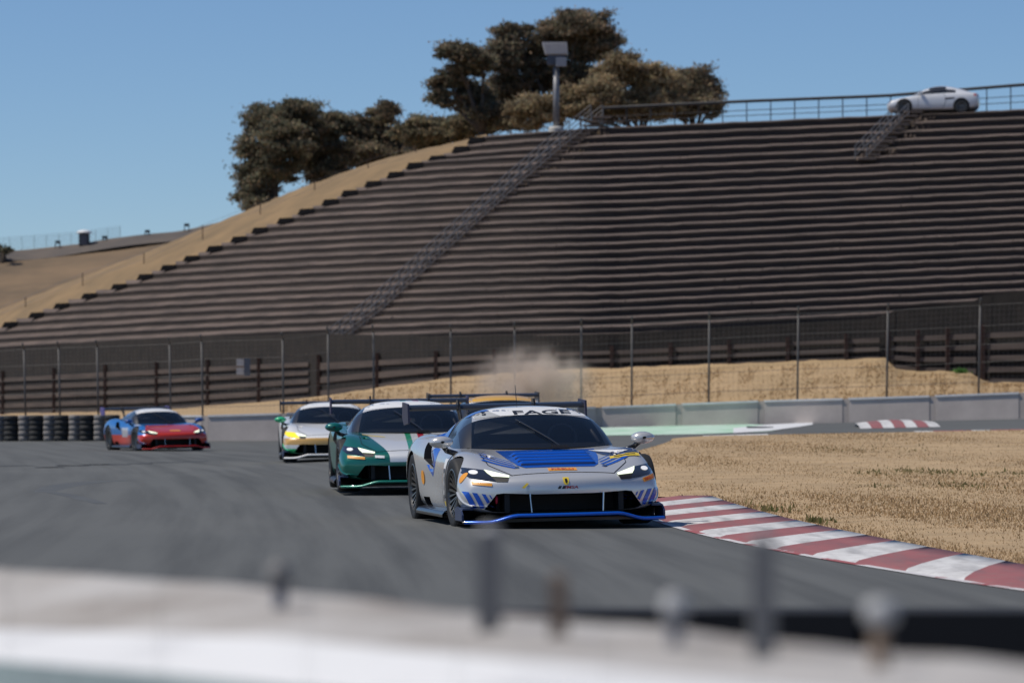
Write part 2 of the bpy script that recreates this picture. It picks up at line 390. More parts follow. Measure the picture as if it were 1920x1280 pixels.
# crest of the hill behind the top row
mb = MB(); rows = [[], [], []]
for u in np.arange(860, 2420, 20.0):
    a = P(u, vrow(u, 0) - 1.5, drow(u, 0) + 4.8)
    rows[0].append(a); rows[1].append(a + Vector((0, 12, -.3))); rows[2].append(a + Vector((0, 60, -9)))
mb.grid(rows); tag(mb.build('hill_crest', M['hill'], None, True), kind='structure')

# near hillside left of the terraces, and the far hill
us = np.arange(-420, 921, 12.0)
EU = END_U[::-1]; EV = [vrow(u, 20 - i) for i, u in enumerate(EU)]
low_u = [-420, -200] + EU; low_v = [800, 705] + EV
up_u = [-420, 0, 150, 270, 420, 480, 570, 700, 790, 890, 925]; up_v = [745, 580, 520, 475, 412, 387, 350, 303, 280, 261.5, 255]
mb = MB(); rows = [[] for _ in range(10)]
for u in us:
    kk = interp(u, [-420] + EU, [21] + list(range(20, -1, -1))); Dl = drow(u, kk) + 0.5
    a = P(u, interp(u, low_u, low_v) + 9, Dl); b = P(u, interp(u, up_u, up_v), Dl + 7 + 5 * sstep(u, 900, 300))
    for i in range(8):
        t = i / 7; q = a.lerp(b, t); q.z += 0.25 * math.sin(math.pi * t) + rng.uniform(-.03, .03); rows[i].append(q)
    rows[8].append(b + Vector((0, 25, -4))); rows[9].append(Vector((a.x, a.y - .5, min(a.z - .5, -1.0))))
rows = [rows[9]] + rows[:9]
mb.grid(rows); tag(mb.build('hillside', M['hill'], None, True), kind='structure')
FU, FV = [-3200, -1200, -500, 0, 60, 150, 230, 350, 430, 520, 640], [640, 505, 482, 472, 467, 457, 448, 431, 412, 400, 390]
mb = MB(); rows = [[] for _ in range(13)]
for u in np.concatenate([np.arange(-3200, -500, 60.0), np.arange(-500, 641, 12.0)]):
    v = interp(u, FU, FV); g0 = P(u, v, 205); rows[12].append(Vector((g0.x, 196, -1.0)))
    for i in range(11):
        t = i / 10; q = P(u, lerp(v + 190, v, t), lerp(222, 250, t)); q.z += rng.uniform(-.12, .12) * (1 - t); rows[i].append(q)
    rows[11].append(q + Vector((0, 40, -6)))
rows = [rows[12]] + rows[:12]
mb.grid(rows); tag(mb.build('far_hill', M['farhill'], None, True), kind='structure')
mb = MB(); mb.grid([[P(u, interp(u, FU, FV) + lo + 3 * math.sin(u * .02), D) for u in np.arange(-500, 520, 12.0)] for lo, D in ((17, 247.0), (7, 248.3), (-0.6, 249.6))])
tag(mb.build('hill_road', mat('dusty_tarmac', (0.085, 0.075, 0.07), 0.9, c2=(0.13, 0.105, 0.085), scale=0.4), None, True), kind='structure')

# timber front below the lowest terrace
BASE_U = [-300, 0, 300, 560, 860, 1040, 1640, 1662, 1670, 1700, 1836, 1842, 1920, 2300]
BASE_V = [800, 776, 768, 748, 706, 694, 672, 672, 690, 694, 698, 716, 717, 722]
def front_wall(u0, u1, label, n_boards, pw, name='timber_front'):
    c = P((u0 + u1) / 2, 690, drow((u0 + u1) / 2, NR) - 0.3); root = empty(name, c)
    tag(root, label, 'wall', 'timber fronts below the terraces')
    off = Matrix.Translation(-c)
    us = np.arange(u0, u1 + 1, 20.0)
    def pt(u, f, dy):
        v0 = vrow(u, NR) + 9; v1 = interp(u, BASE_U, BASE_V) + 8; return P(u, lerp(v0, v1, f), drow(u, NR) - 0.25 + dy)
    ub_ = np.concatenate([[u0 - 24], us, [u1 + 24]]); dq = .12 + .01 * (n_boards + (u0 > 700))
    mb = MB(); mb.grid([[pt(u, f, dq) for u in ub_] for f in (1.1, -0.6)]); o = mb.build('backing', M['blacktimber'], root); o.data.transform(off)
    edges = np.arange(u0, u1 - 24, pw)
    for e, ua in enumerate(edges):
        ub = min(ua + pw, u1) - 6
        for i in range(n_boards):
            f0 = (i + 0.30) / n_boards; f1 = (i + 0.78 + rng.uniform(-.05, .05)) / n_boards; mb = MB(); t = rng.uniform(-.03, .03)
            fr = [pt(ua, f1, -.02 + t), pt(ub, f1, -.02 + t), pt(ub, f1, .05), pt(ua, f1, .05), pt(ua, f0, 0 + t), pt(ub, f0, 0 + t), pt(ub, f0, .07), pt(ua, f0, .07)]
            mb.hexa(fr); o = mb.build('plank', M['board'], root); o.data.transform(off)
        mb = MB(); q0, q1 = pt(ua - 3, 1.05, -.05), pt(ua - 3, -0.1, -.05)
        mb.hexa([q0 + Vector((-.07, -.07, 0)), q0 + Vector((.07, -.07, 0)), q0 + Vector((.07, .1, 0)), q0 + Vector((-.07, .1, 0)), q1 + Vector((-.07, -.07, 0)), q1 + Vector((.07, -.07, 0)), q1 + Vector((.07, .1, 0)), q1 + Vector((-.07, .1, 0))])
        o = mb.build('post', M['rust'], root); o.data.transform(off)
front_wall(-280, 590, 'dark plank front under the terraces at the left, behind the red car', 5, 96)
front_wall(600, 1655, 'long dark plank front under the terraces above the dry grass bank', 3, 110)
front_wall(1668, 1836, 'stepped down dark plank front with rusty posts at the bank corner', 4, 56)
front_wall(1846, 2300, 'lowest dark plank front at the right edge below the terraces', 5, 120)

# stairs up the terraces
def stair(path, wpx, label, rails):
    c = P(*path[0], 150); root = empty('aisle_staircase', c); tag(root, label, 'staircase', 'staircases on the terraces'); off = Matrix.Translation(-c)
    n = int(abs(path[0][1] - path[-1][1]) / 7.75)
    def at(t):
        v = lerp(path[0][1], path[-1][1], t); u = interp(v, [p[1] for p in path][::-1], [p[0] for p in path][::-1])
        k = 0
        for _ in range(12): k = (v - vrow(u, 0)) / (vrow(u, NR) - vrow(u, 0)) * NR
        return P(u, v, drow(u, max(0, min(NR, k))) - 0.12)
    step = MB(); step.box((0, 0, 0), (wpx, 0.5, 0.09)); sm = step.mesh('step', M['stair_wood'])
    for i in range(n + 1):
        o = bpy.data.objects.new('step', sm); o.location = at(i / n) - c + Vector((0.30, 0.12, 0.05)); o.rotation_euler = (0, 0, rng.uniform(-.05, .05)); link(o, root)
    for side in rails:
        prev = None; mb = MB(); mr = MB()
        for i in range(0, n + 1, 2):
            q = at(i / n) + Vector((side, 0, 0)); top = q + Vector((0, 0, 0.62))
            mp = MB(); mp.tube(q, top, 0.028, n=6); o = mp.build('rail_post', M['stair_steel'], root); o.data.transform(off)
            if prev is not None:
                for hgt in (0.62, 0.40, 0.2): mr.tube(prev + Vector((0, 0, hgt)), q + Vector((0, 0, hgt)), 0.022, n=6)
            prev = q
        o = mr.build('handrail', M['stair_steel'], root); o.data.transform(off)
    for i in range(n * 6):
        t = rng.random(); weeds.append((at(t) + Vector((rng.uniform(0.1, 1.6), 0, rng.uniform(-.05, .1))), 0.13))
stair([(628, 645), (700, 590), (760, 535), (820, 480), (900, 408), (960, 352), (1040, 283), (1118, 222)], 0.8, 'long staircase with grey handrails climbing the whole terraced hillside', (-0.25, 0.3))
stair([(1612, 300), (1640, 272), (1670, 240), (1700, 212)], 0.8, 'short staircase with handrail below the white coupe', (-0.2, 0.3))

# ------------------------------------------------------------------ grass tufts (uncountable)
def tufts(name, spots, m, label, cat, cols, parent=None):
    n = len(spots); v = np.zeros((n * 3, 3)); col = np.zeros((n * 3, 4)); cols = np.array(cols)
    for i, (p, h) in enumerate(spots):
        a = rng.uniform(0, math.pi); wd = h * rng.uniform(.25, .5); dx, dy = math.cos(a) * wd, math.sin(a) * wd; le = rng.uniform(-.6, .6, 2) * h
        hh = h * rng.uniform(.6, 1.3)
        v[i * 3] = (p[0] - dx, p[1] - dy, p[2] - .01); v[i * 3 + 1] = (p[0] + dx, p[1] + dy, p[2] - .01); v[i * 3 + 2] = (p[0] + le[0], p[1] + le[1], p[2] + hh)
        c = cols[rng.integers(len(cols))] * rng.uniform(.75, 1.2); col[i * 3:i * 3 + 3, :3] = c; col[i * 3:i * 3 + 3, 3] = 1
    me = bpy.data.meshes.new(name); me.vertices.add(n * 3); me.vertices.foreach_set('co', v.ravel())
    me.loops.add(n * 3); me.loops.foreach_set('vertex_index', np.arange(n * 3, dtype=np.int32))
    me.polygons.add(n); me.polygons.foreach_set('loop_start', np.arange(0, n * 3, 3, dtype=np.int32))
    ca = me.color_attributes.new('Col', 'FLOAT_COLOR', 'POINT'); ca.data.foreach_set('color', col.ravel())
    me.materials.append(m); me.update(); me.validate()
    return tag(link(bpy.data.objects.new(name, me), parent), label, cat, kind='stuff')
DRY = [(.56, .39, .215), (.51, .35, .19), (.45, .305, .16), (.60, .43, .245), (.41, .285, .15), (.34, .245, .13)]
sp = []
for _ in range(100000):
    y = 24 + 64 * rng.random() ** 1.25; x0 = xl(y) + 0.05; x1 = y * 0.137 + 1.5
    if x1 <= x0: continue
    x = x0 + (x1 - x0) * rng.random(); pn = math.sin(x * 1.3 + y * .35) + math.sin(x * .6 - y * .21 + 2)
    if pn < -0.9 and rng.random() < .7: continue
    sp.append(((x, y, terr(x, y) + .03 + .035 * min(1, (x - x0))), rng.uniform(.014, .034) * (1.2 if pn > .5 else .9)))
tufts('infield_grass', sp, M['grass'], 'dry golden grass covering the infield beside the kerb', 'grass', DRY)
sp = []
for (u, v, r, n) in ((1712, 893, 1.0, 260), (1755, 893, .8, 160), (1630, 896, .6, 130), (1780, 920, .7, 90), (1900, 897, .7, 120), (1815, 922, .6, 80), (1660, 922, .5, 60), (1420, 962, .7, 130), (1520, 985, .4, 60), (1840, 900, .6, 60), (1560, 850, 1.2, 120), (1700, 850, 2, 160)):
    z = .05
    for _ in range(20): p = G(u, v, z); z = lerp(z, terr(p.x, p.y), .5)
    for _ in range(n):
        x, y = p.x + rng.normal(0, r * .28), p.y + rng.normal(0, r * 1.1)
        if x > xl(y) + .05: sp.append(((x, y, terr(x, y) + .05), rng.uniform(.03, .065)))
tufts('green_weeds', sp, M['grass'], 'small green weeds scattered through the dry infield grass', 'weeds', [(.17, .17, .07), (.23, .21, .09), (.28, .23, .11), (.12, .14, .05)])
WD = [(.25, .20, .17), (.19, .15, .125), (.30, .235, .19), (.14, .115, .10), (.24, .18, .12)]
sp = []
for p, h in weeds:
    for _ in range(4): sp.append(((p[0] + rng.uniform(-.25, .25), p[1] + rng.uniform(-.03, .1), p[2]), h * rng.uniform(.5, 1.4)))
tufts('terrace_weeds', sp, M['grass'], 'dry weeds along the terrace lips and stairs', 'weeds', WD)

# ------------------------------------------------------------------ concrete wall, grass bank, fence
WU = [-300, 0, 230, 385, 560, 850, 1130, 1400, 1660, 1920, 2300]
WD_ = [140, 136, 133, 131, 130, 131, 132, 131, 129.5, 128, 125]
WT = [786, 781, 779, 778, 773, 768, 762, 751, 744, 734.5, 722]
WB = [832, 826, 823, 821, 818, 811, 803, 795, 792, 790, 786]
def wpt(u, top=True, dy=0.0, dz=0.0):
    q = P(u, interp(u, WU, WT if top else WB), interp(u, WU, WD_)); return q + Vector((0, dy, dz))
wall = empty('concrete_wall', wpt(1130, False)); tag(wall, 'long pale concrete track wall with white painted top running behind all the cars', 'wall')
woff = Matrix.Translation(-Vector(wall.location))
u = 238.0; joints = [238.0]
while u < 2250:
    u2 = u + interp(u, (300, 1130, 1900), (146, 150, 172)); g = 6
    def blk(ua, ub, dy0, tz0, m, name, top=None):
        mb = MB(); a0, b0, a1, b1 = wpt(ua, False), wpt(ub, False), wpt(ua), wpt(ub)
        zt0, zt1 = (a1.z + tz0, b1.z + tz0)
        lo = -0.35 if top is None else 0
        z0a, z0b = (a0.z + lo, b0.z + lo) if top is None else (a1.z + top, b1.z + top)
        mb.hexa([(a0.x, a0.y + dy0, z0a), (b0.x, b0.y + dy0, z0b), (b0.x, b0.y + .34, z0b), (a0.x, a0.y + .34, z0a),
                 (a0.x, a0.y + dy0 + (.03 if top is None else 0), zt0), (b0.x, b0.y + dy0 + (.03 if top is None else 0), zt1), (b0.x, b0.y + .34, zt1), (a0.x, a0.y + .34, zt0)])
        o = mb.build(name, m, wall); o.data.transform(woff)
    blk(u + g, u2 - g, 0.0, -0.062, M['concrete'], 'wall_panel')
    blk(u + g, u2 - g, -0.012, 0.0, M['white'], 'painted_cap', top=-0.06)
    blk(u2 - g + .3, u2 + g - .3, 0.018, -0.02, M['concrete_joint'], 'joint_strip')
    u = u2; joints.append(u)
# dry grass bank between wall and terraces
us = np.arange(-300, 2301, 20.0); rows = [[] for _ in range(7)]
for u in us:
    a = wpt(u, True, 0.3, -0.12); b = P(u, interp(u, BASE_U, BASE_V), drow(u, NR) - 0.35)
    if b.z < a.z + .05: b.z = a.z + .05
    if b.y < a.y + 1.5: b.y = a.y + 1.5
    for i, t in enumerate((0, .15, .35, .55, .75, .9, 1.15)):
        q = a.lerp(b, t); q.z += rng.uniform(-.04, .04) * (0 < t < 1); rows[i].append(q)
mb = MB(); mb.grid(rows); tag(mb.build('grass_bank', M['bank'], None, True), kind='structure')
sp = []
for _ in range(30000):
    u = rng.uniform(540, 1980); i = int((u + 300) / 20); t = rng.uniform(0, .98); a = wpt(u, True, 0.3, -.12); b = rows[6][i]
    q = rows[0][i].lerp(rows[5][i], t); sp.append(((q.x + rng.uniform(-.3, .3), q.y, q.z - .01), rng.uniform(.025, .075)))
tufts('bank_grass', sp, M['grass'], 'dry golden grass on the bank behind the concrete wall', 'grass', DRY)
sp = [];
for _ in range(140): q = P(1802 + rng.normal(0, 7), 697, 138.5); sp.append((q + Vector((0, rng.uniform(-.3, .1), rng.uniform(-.05, .05))), rng.uniform(.06, .14)))
tufts('green_shrub', sp, M['grass'], 'small bright green shrub at the foot of the stepped plank front', 'shrub', [(.09, .22, .05), (.14, .3, .08)])

fence = empty('catch_fence', wpt(1130)); tag(fence, 'tall wire catch fence on grey posts standing behind the concrete wall', 'fence')
foff = Matrix.Translation(-Vector(fence.location))
PU = [-150, -40, 45, 110, 182, 318, 378, 530, 615, 700, 845, 965, 1090, 1185, 1330, 1497, 1665, 1838, 2020, 2210]
PT = [665, 660, 655, 652, 650, 645, 640, 636, 625, 622, 620, 617, 610, 606, 598, 588, 582, 572, 562, 552]
pm = []
for u, v in zip(PU, PT):
    b = wpt(u, True, .55, -.5); t = P(u, v, b.y); pm.append((b, t))
    mb = MB(); mb.tube(b, t, .034, n=8); mb.tube(t, t + Vector((0, 0, .03)), .04, n=8)
    arm = t + Vector((-.02, -.30, .22)); mb.tube(t, arm, .03, n=6)
    o = mb.build('fence_post', M['fence_steel'], fence, True); o.data.transform(foff)
for j in range(len(pm) - 1):
    (b0, t0), (b1, t1) = pm[j], pm[j + 1]; mc = MB(); mm = MB()
    for f in (0.26, .45, .62, .8, 1.0): mc.tube(b0.lerp(t0, f), b1.lerp(t1, f), .007, n=5)
    o = mc.build('cable', M['fence_steel'], fence); o.data.transform(foff)
    n = max(6, int((b1 - b0).length / .16))
    for i in range(1, n):
        a, c = b0.lerp(b1, i / n), t0.lerp(t1, i / n); a = a.lerp(c, .2); mm.tube(a, c, .0026, n=3)
    for i in range(1, 16): f = .2 + .8 * i / 16; mm.tube(b0.lerp(t0, f), b1.lerp(t1, f), .0026, n=3)
    o = mm.build('wire_mesh', M['fence_steel'], fence); o.data.transform(foff)

# small marker board on the fence
q = P(457, 688, 141.3); bd = empty('marker_board', q); tag(bd, 'small pale two-part marker board on the fence between the red car and the white car', 'sign')
for nm, dx, dz, sx, sz, m in (('panel', -.13, .17, .26, .24, mat('board_grey', (.42, .43, .45), .6)), ('panel', -.13, -.15, .26, .24, mat('board_grey', (.42, .43, .45), .6)), ('backing', .12, 0, .22, .62, mat('board_blue', (.07, .09, .13), .5))):
    mb = MB(); mb.box((dx, 0, dz), (sx, .04, sz)); mb.build(nm, m, bd)

# tyre stacks at the left
ty = MB(); ty.lathe([(0.13, -.075), (.20, -.09), (.245, -.07), (.255, 0), (.245, .07), (.20, .09), (.13, .075), (.12, 0), (.13, -.075)], 18, 'Z')
tmb = ty.mesh('tyre', M['rubber'], True); tmw = ty.mesh('tyre', M['tyrewhite'], True)
ORD = ['first', 'second', 'third', 'fourth', 'fifth', 'sixth', 'seventh', 'eighth', 'ninth', 'tenth', 'eleventh']
TN = ['at the left frame edge', 'beside the leftmost stacks', 'in the tyre row', 'nearer the red car', 'right behind the red car']
x_u = 4; i = 3
while x_u < 236:
    q = wpt(x_u, False, -.9, 0); q.z = terr(q.x, q.y); white = i % 2
    st = empty('tyre_stack', q)
    tag(st, ('grey-white' if white else 'black') + ' tyre stack, ' + ORD[max(0, i - 3)] + ' in the row counted from the left frame edge', 'tyre stack', 'tyre stacks at the left')
    for k in range(5):
        o = bpy.data.objects.new('tyre', tmw if white else tmb); o.location = (rng.uniform(-.015, .015), .1 * white + rng.uniform(-.015, .015), .09 + .175 * k); o.scale = (.82, .82, 1) if white else (1, 1, 1); link(o, st)
    x_u += 23.5; i += 1

# things on the far ridge
q = P(158, 459, 249); bt = empty('booth', q); tag(bt, 'small dark booth with white roof on the far ridge', 'booth')
mb = MB(); mb.box((0, 0, .32), (.62, .62, .75)); mb.build('cabin', mat('booth_grey', (.06, .06, .07), .7), bt)
mb = MB(); mb.lathe([(0.0, .95), (.25, .93), (.46, .82), (.5, .72), (0, .72)], 16, 'Z'); mb.build('roof', M['white'], bt, True)
mb = MB(); mb.box((0, -.315, .3), (.4, .02, .62)); mb.build('door', mat('booth_door', (.10, .10, .12), .6), bt)
for n_, (u, v, lab) in enumerate(((108, 464, 'left of the booth'), (196, 455, 'right of the booth'), (276, 444, 'midway along the far ridge'), (350, 432, 'near the hill shoulder'))):
    q = P(u, v, 249.4); s = empty('metal_stool', q); s.scale = (.7, .7, .62); tag(s, 'small dark metal stand on the far ridge ' + lab, 'stand', 'stands on the far ridge')
    mb = MB(); mb.box((0, 0, .44), (.46, .4, .05)); mb.box((0, .18, .6), (.46, .04, .22)); mb.build('seat', M['darksteel'], s)
    lg = MB(); lg.tube((0, 0, -.1), (0, 0, .44), .025, n=6)
    lm = lg.mesh('leg', M['darksteel'])
    for dx in (-.2, .2):
        for dy in (-.17, .17): o = bpy.data.objects.new('leg', lm); o.location = (dx, dy, 0); link(o, s)
rf = empty('ridge_fence', P(100, 465, 252)); tag(rf, 'faint tall wire fence along the far ridge at the left', 'fence'); off = Matrix.Translation(-Vector(rf.location))
for u in range(-120, 236, 23):
    b = P(u, interp(u, FU, FV) + 6, 252); t = P(u, interp(u, (-120, 0, 150, 230), (455, 446, 435, 423)), 252)
    mb = MB(); mb.tube(b, t, .018, n=5); o = mb.build('fence_post', M['galv'], rf); o.data.transform(off)
    if u > -120:
        mm = MB()
        for i in range(1, 5): mm.tube(pb.lerp(b, i / 5), pt_.lerp(t, i / 5), .007, n=3)
        for i in range(0, 7): mm.tube(pb.lerp(pt_, i / 6), b.lerp(t, i / 6), .007, n=3)
        o = mm.build('wire_mesh', M['galv'], rf); o.data.transform(off)
    pb, pt_ = b, t
# thin rope fence down the near hillside
hf = empty('hillside_fence', P(270, 490, 200)); tag(hf, 'low wire fence running down the dry hillside left of the terraces', 'fence'); off = Matrix.Translation(-Vector(hf.location)); prev = None
for u, v in ((-60, 618), (48, 575), (155, 530), (270, 492), (380, 440), (488, 398), (590, 358), (690, 318), (780, 292)):
    D = drow(u, interp(u, EU, list(range(20, -1, -1)))) + 6; b = P(u, v + 14, D); t = P(u, v - 18, D); mb = MB(); mb.tube(b, t, .025, n=5); o = mb.build('fence_post', M['rust'], hf); o.data.transform(off)
    if prev:
        mr = MB(); mr.tube(prev[1], t, .008, n=4); mr.tube(prev[0].lerp(prev[1], .6), b.lerp(t, .6), .008, n=4); o = mr.build('wire', M['galv'], hf); o.data.transform(off)
    prev = (b, t)

# railing along the crest
rl = empty('crest_railing', P(1500, 205, 180)); tag(rl, 'dark steel railing along the crest above the terraces', 'railing'); off = Matrix.Translation(-Vector(rl.location)); prev = None
for u in np.arange(1130, 2360, 45.0):
    D = drow(u, 0) + 3.4; vt = interp(u, (1130, 1400, 1660, 1920, 2360), (203, 190, 180, 159, 132)); b = P(u, vrow(u, 0) + 1, D); t = P(u, vt, D)
    mb = MB(); mb.box((0, 0, 0), (.045, .045, 1)); me = None
    mb = MB(); mb.tube(b - Vector((0, 0, .3)), t, .026, n=6); o = mb.build('railing_post', M['darksteel'], rl); o.data.transform(off)
    if prev:
        for f, r in ((1.0, .075), (.58, .018), (.34, .018)):
            mr = MB(); mr.tube(prev[0].lerp(prev[1], f), b.lerp(t, f), r, n=6); o = mr.build('rail', M['darksteel'], rl); o.data.transform(off)
    prev = (b, t)

# pole with box head on the crest
D = drow(1043, 0) + 1.0; b = P(1043, 241, D); s = D / FPX
pole = empty('box_head_pole', b); tag(pole, 'grey pole with pale box-shaped head on the crest before the big tree', 'pole')
mb = MB(); mb.lathe([(0, .10), (.30, .09), (.36, 0), (.36, -.2)], 14, 'Z'); mb.build('footing', mat('footing', (.5, .48, .44), .9), pole)
mb = MB(); mb.tube((0, 0, -.1), (0, 0, 115 * s), 6.3 * s, 5.6 * s, n=12); mb.build('shaft', M['galv'], pole, True)
mb = MB(); h0, h1 = 139 * s, 161 * s
for k in range(8):
    x0, x1 = lerp(-20, 22, k / 8) * s, (lerp(-20, 22, (k + 1) / 8) - .8) * s; tw = 1.12
    mb.hexa([(x0, -.25, h0), (x1, -.25, h0), (x1, .3, h0), (x0, .3, h0), (x0 * tw - .1, -.4, h1), (x1 * tw - .1, -.4, h1), (x1 * tw - .1, .4, h1), (x0 * tw - .1, .4, h1)])
mb.build('box_head', mat('head_grey', (.60, .59, .60), .5), pole)  # box-shaped head, taken for a loudspeaker cluster, no lamp
mb = MB(); mb.box((0, 0, 128 * s), (34 * s, .35, 18 * s)); mb.build('bracket', mat('bracket_blue', (.06, .07, .10), .5), pole)
mb = MB(); mb.box((9 * s, -.25, 124 * s), (20 * s, .2, 17 * s)); mb.build('gear_box', mat('gear_grey', (.32, .32, .34), .5), pole)

# ------------------------------------------------------------------ trees
def tree(name, label, base, lobes, cols, n_per=620, leaf=.10, limbs=True, seed=0):
    r = np.random.default_rng(seed); root = empty(name, base); tag(root, label, 'tree', 'trees behind the crest')
    base = Vector(base); mb = MB(); top = max(l[0].z for l in lobes); cx = sum(l[0].x for l in lobes) / len(lobes)
    fork = Vector((base.x, base.y, lerp(base.z, top, .35))) - base
    mb.tube((0, 0, -1.2), fork, .30, .2, n=10)
    for c, rx, rz in lobes:
        q = Vector(c) - base; mid = fork.lerp(q, .5) + Vector((0, 0, .15)); mb.tube(fork, mid, .13, .08, n=7); mb.tube(mid, q, .08, .03, n=6)
        for _ in range(3): mb.tube(mid.lerp(q, .4), q + Vector((r.uniform(-1, 1) * rx * .7, r.uniform(-1, 1) * rx * .4, r.uniform(-.3, .8) * rz)), .04, .012, n=5)
    mb.build('trunk', M['bark'], root, True)
    pts = []; rad = []
    for c, rx, rz in lobes:
        q = Vector(c) - base; nc = max(12, int(34 * rx))          # sub clumps give the crown its uneven outline
        for _ in range(nc):
            d = r.normal(0, 1, 3); d /= np.linalg.norm(d); f = r.uniform(.2, 1.05)
            cc = np.array(q) + d * f * np.array([rx, rx * .8, rz]); cr = r.uniform(.16, .46) * min(1, rx)
            m = int(n_per * (.35 + cr * cr * 6) * .42)
            dd = r.normal(0, .52, (m, 3)) * cr * np.array([1.5, 1.1, .62]); tilt = r.uniform(-.35, .35); dd[:, 2] += dd[:, 0] * tilt
            pts.append(cc + dd); rad.append(np.full(m, r.uniform(.45, 1.45)))
    p = np.concatenate(pts); tone = np.concatenate(rad); n = len(p)
    a = r.normal(0, 1, (n, 3)); a /= np.linalg.norm(a, axis=1)[:, None]; bq = np.cross(a, r.normal(0, 1, (n, 3))); bq /= np.linalg.norm(bq, axis=1)[:, None]
    sz = leaf * r.uniform(.5, 1.1, n)[:, None]; a *= sz; bq *= sz * .55
    v = np.stack([p - a, p + bq, p + a, p - bq], 1).reshape(-1, 3)
    cols = np.array(cols); cc = cols[r.integers(len(cols), size=n)] * (tone * r.uniform(.8, 1.2, n))[:, None]
    c4 = np.ones((n * 4, 4)); c4[:, :3] = np.repeat(cc, 4, 0)
    me = bpy.data.meshes.new('crown'); me.vertices.add(n * 4); me.vertices.foreach_set('co', v.ravel()); me.loops.add(n * 4)
    me.loops.foreach_set('vertex_index', np.arange(n * 4, dtype=np.int32)); me.polygons.add(n); me.polygons.foreach_set('loop_start', np.arange(0, n * 4, 4, dtype=np.int32))
    ca = me.color_attributes.new('Col', 'FLOAT_COLOR', 'POINT'); ca.data.foreach_set('color', c4.ravel()); me.materials.append(M['leaf']); me.update(); me.validate()
    link(bpy.data.objects.new('crown', me), root)
BR = [(0.317, 0.231, 0.156), (0.235, 0.19, 0.137), (0.379, 0.264, 0.178), (0.27, 0.245, 0.156), (0.188, 0.164, 0.124), (0.156, 0.156, 0.111), (0.12, 0.131, 0.098)]
GR = [(0.182, 0.178, 0.121), (0.26, 0.234, 0.15), (0.138, 0.14, 0.105), (0.306, 0.243, 0.166), (0.156, 0.16, 0.111), (0.12, 0.134, 0.098)]
OL = [(0.373, 0.313, 0.186), (0.424, 0.32, 0.204), (0.292, 0.264, 0.17), (0.324, 0.238, 0.154)]
def lob(D, *l): return [(P(u, v, D + rng.uniform(-1, 1)), rx * D / FPX, rz * D / FPX) for u, v, rx, rz in l]
tree('oak_tree', 'leftmost dark rounded tree behind the dry hillside', P(515, 420, 212), lob(212, (500, 225, 42, 35), (475, 285, 35, 40), (530, 260, 50, 50), (470, 345, 32, 35), (560, 210, 38, 22), (520, 320, 50, 45), (480, 375, 30, 16)), GR + BR[:1], seed=1)
tree('oak_tree', 'second dark tree from the left behind the dry hillside', P(620, 400, 214), lob(214, (600, 240, 45, 30), (640, 235, 40, 28), (590, 295, 50, 40), (650, 290, 45, 38), (620, 330, 50, 30)), GR + BR, seed=2)
tree('oak_tree', 'third tree from the left with small round top', P(725, 370, 214), lob(214, (722, 212, 30, 20), (700, 250, 40, 28), (745, 260, 38, 28), (690, 285, 40, 28), (740, 290, 40, 20)), BR + OL[:1], seed=3)
tree('oak_tree', 'low tree in the gap left of the big tree', P(810, 340, 208), lob(208, (795, 240, 36, 26), (840, 245, 40, 26), (880, 235, 38, 24), (800, 268, 30, 14), (900, 215, 45, 34), (945, 225, 45, 28), (770, 250, 30, 22)), OL + GR, seed=4)
tree('pine_tree', 'slender tree with flat layered branches left of the biggest tree', P(905, 330, 203), lob(203, (850, 98, 42, 18), (835, 152, 30, 15), (825, 185, 26, 18), (905, 115, 26, 16), (890, 180, 36, 30), (920, 215, 40, 24), (868, 130, 30, 10)), BR + GR, seed=5)
tree('eucalyptus_tree', 'tallest broad brown tree rising behind the pole', P(1050, 330, 206), lob(206, (1085, 45, 62, 28), (1040, 70, 52, 30), (960, 72, 45, 30), (1010, 130, 62, 42), (1110, 90, 50, 30), (935, 110, 36, 26), (960, 165, 50, 34), (1070, 150, 60, 30), (1130, 75, 30, 22)), BR, n_per=640, seed=6)
tree('eucalyptus_tree', 'wide olive brown tree right of the pole behind the railing', P(1200, 330, 200), lob(200, (1160, 130, 55, 26), (1210, 150, 60, 32), (1130, 185, 60, 36), (1230, 190, 60, 30), (1060, 195, 60, 34), (1180, 205, 70, 24), (1000, 205, 50, 30)), OL, seed=7)
tree('oak_tree', 'rounded tree at the right end of the tree group above the railing', P(1300, 330, 202), lob(202, (1300, 150, 34, 22), (1330, 165, 26, 20), (1290, 185, 50, 26), (1335, 200, 24, 18), (1270, 205, 50, 18)), BR + OL, seed=8)
tree('bush', 'dark bush at the left frame edge on the far ridge', P(5, 476, 247), lob(247, (-5, 466, 14, 9), (12, 470, 12, 5)), GR, n_per=220, seed=9)

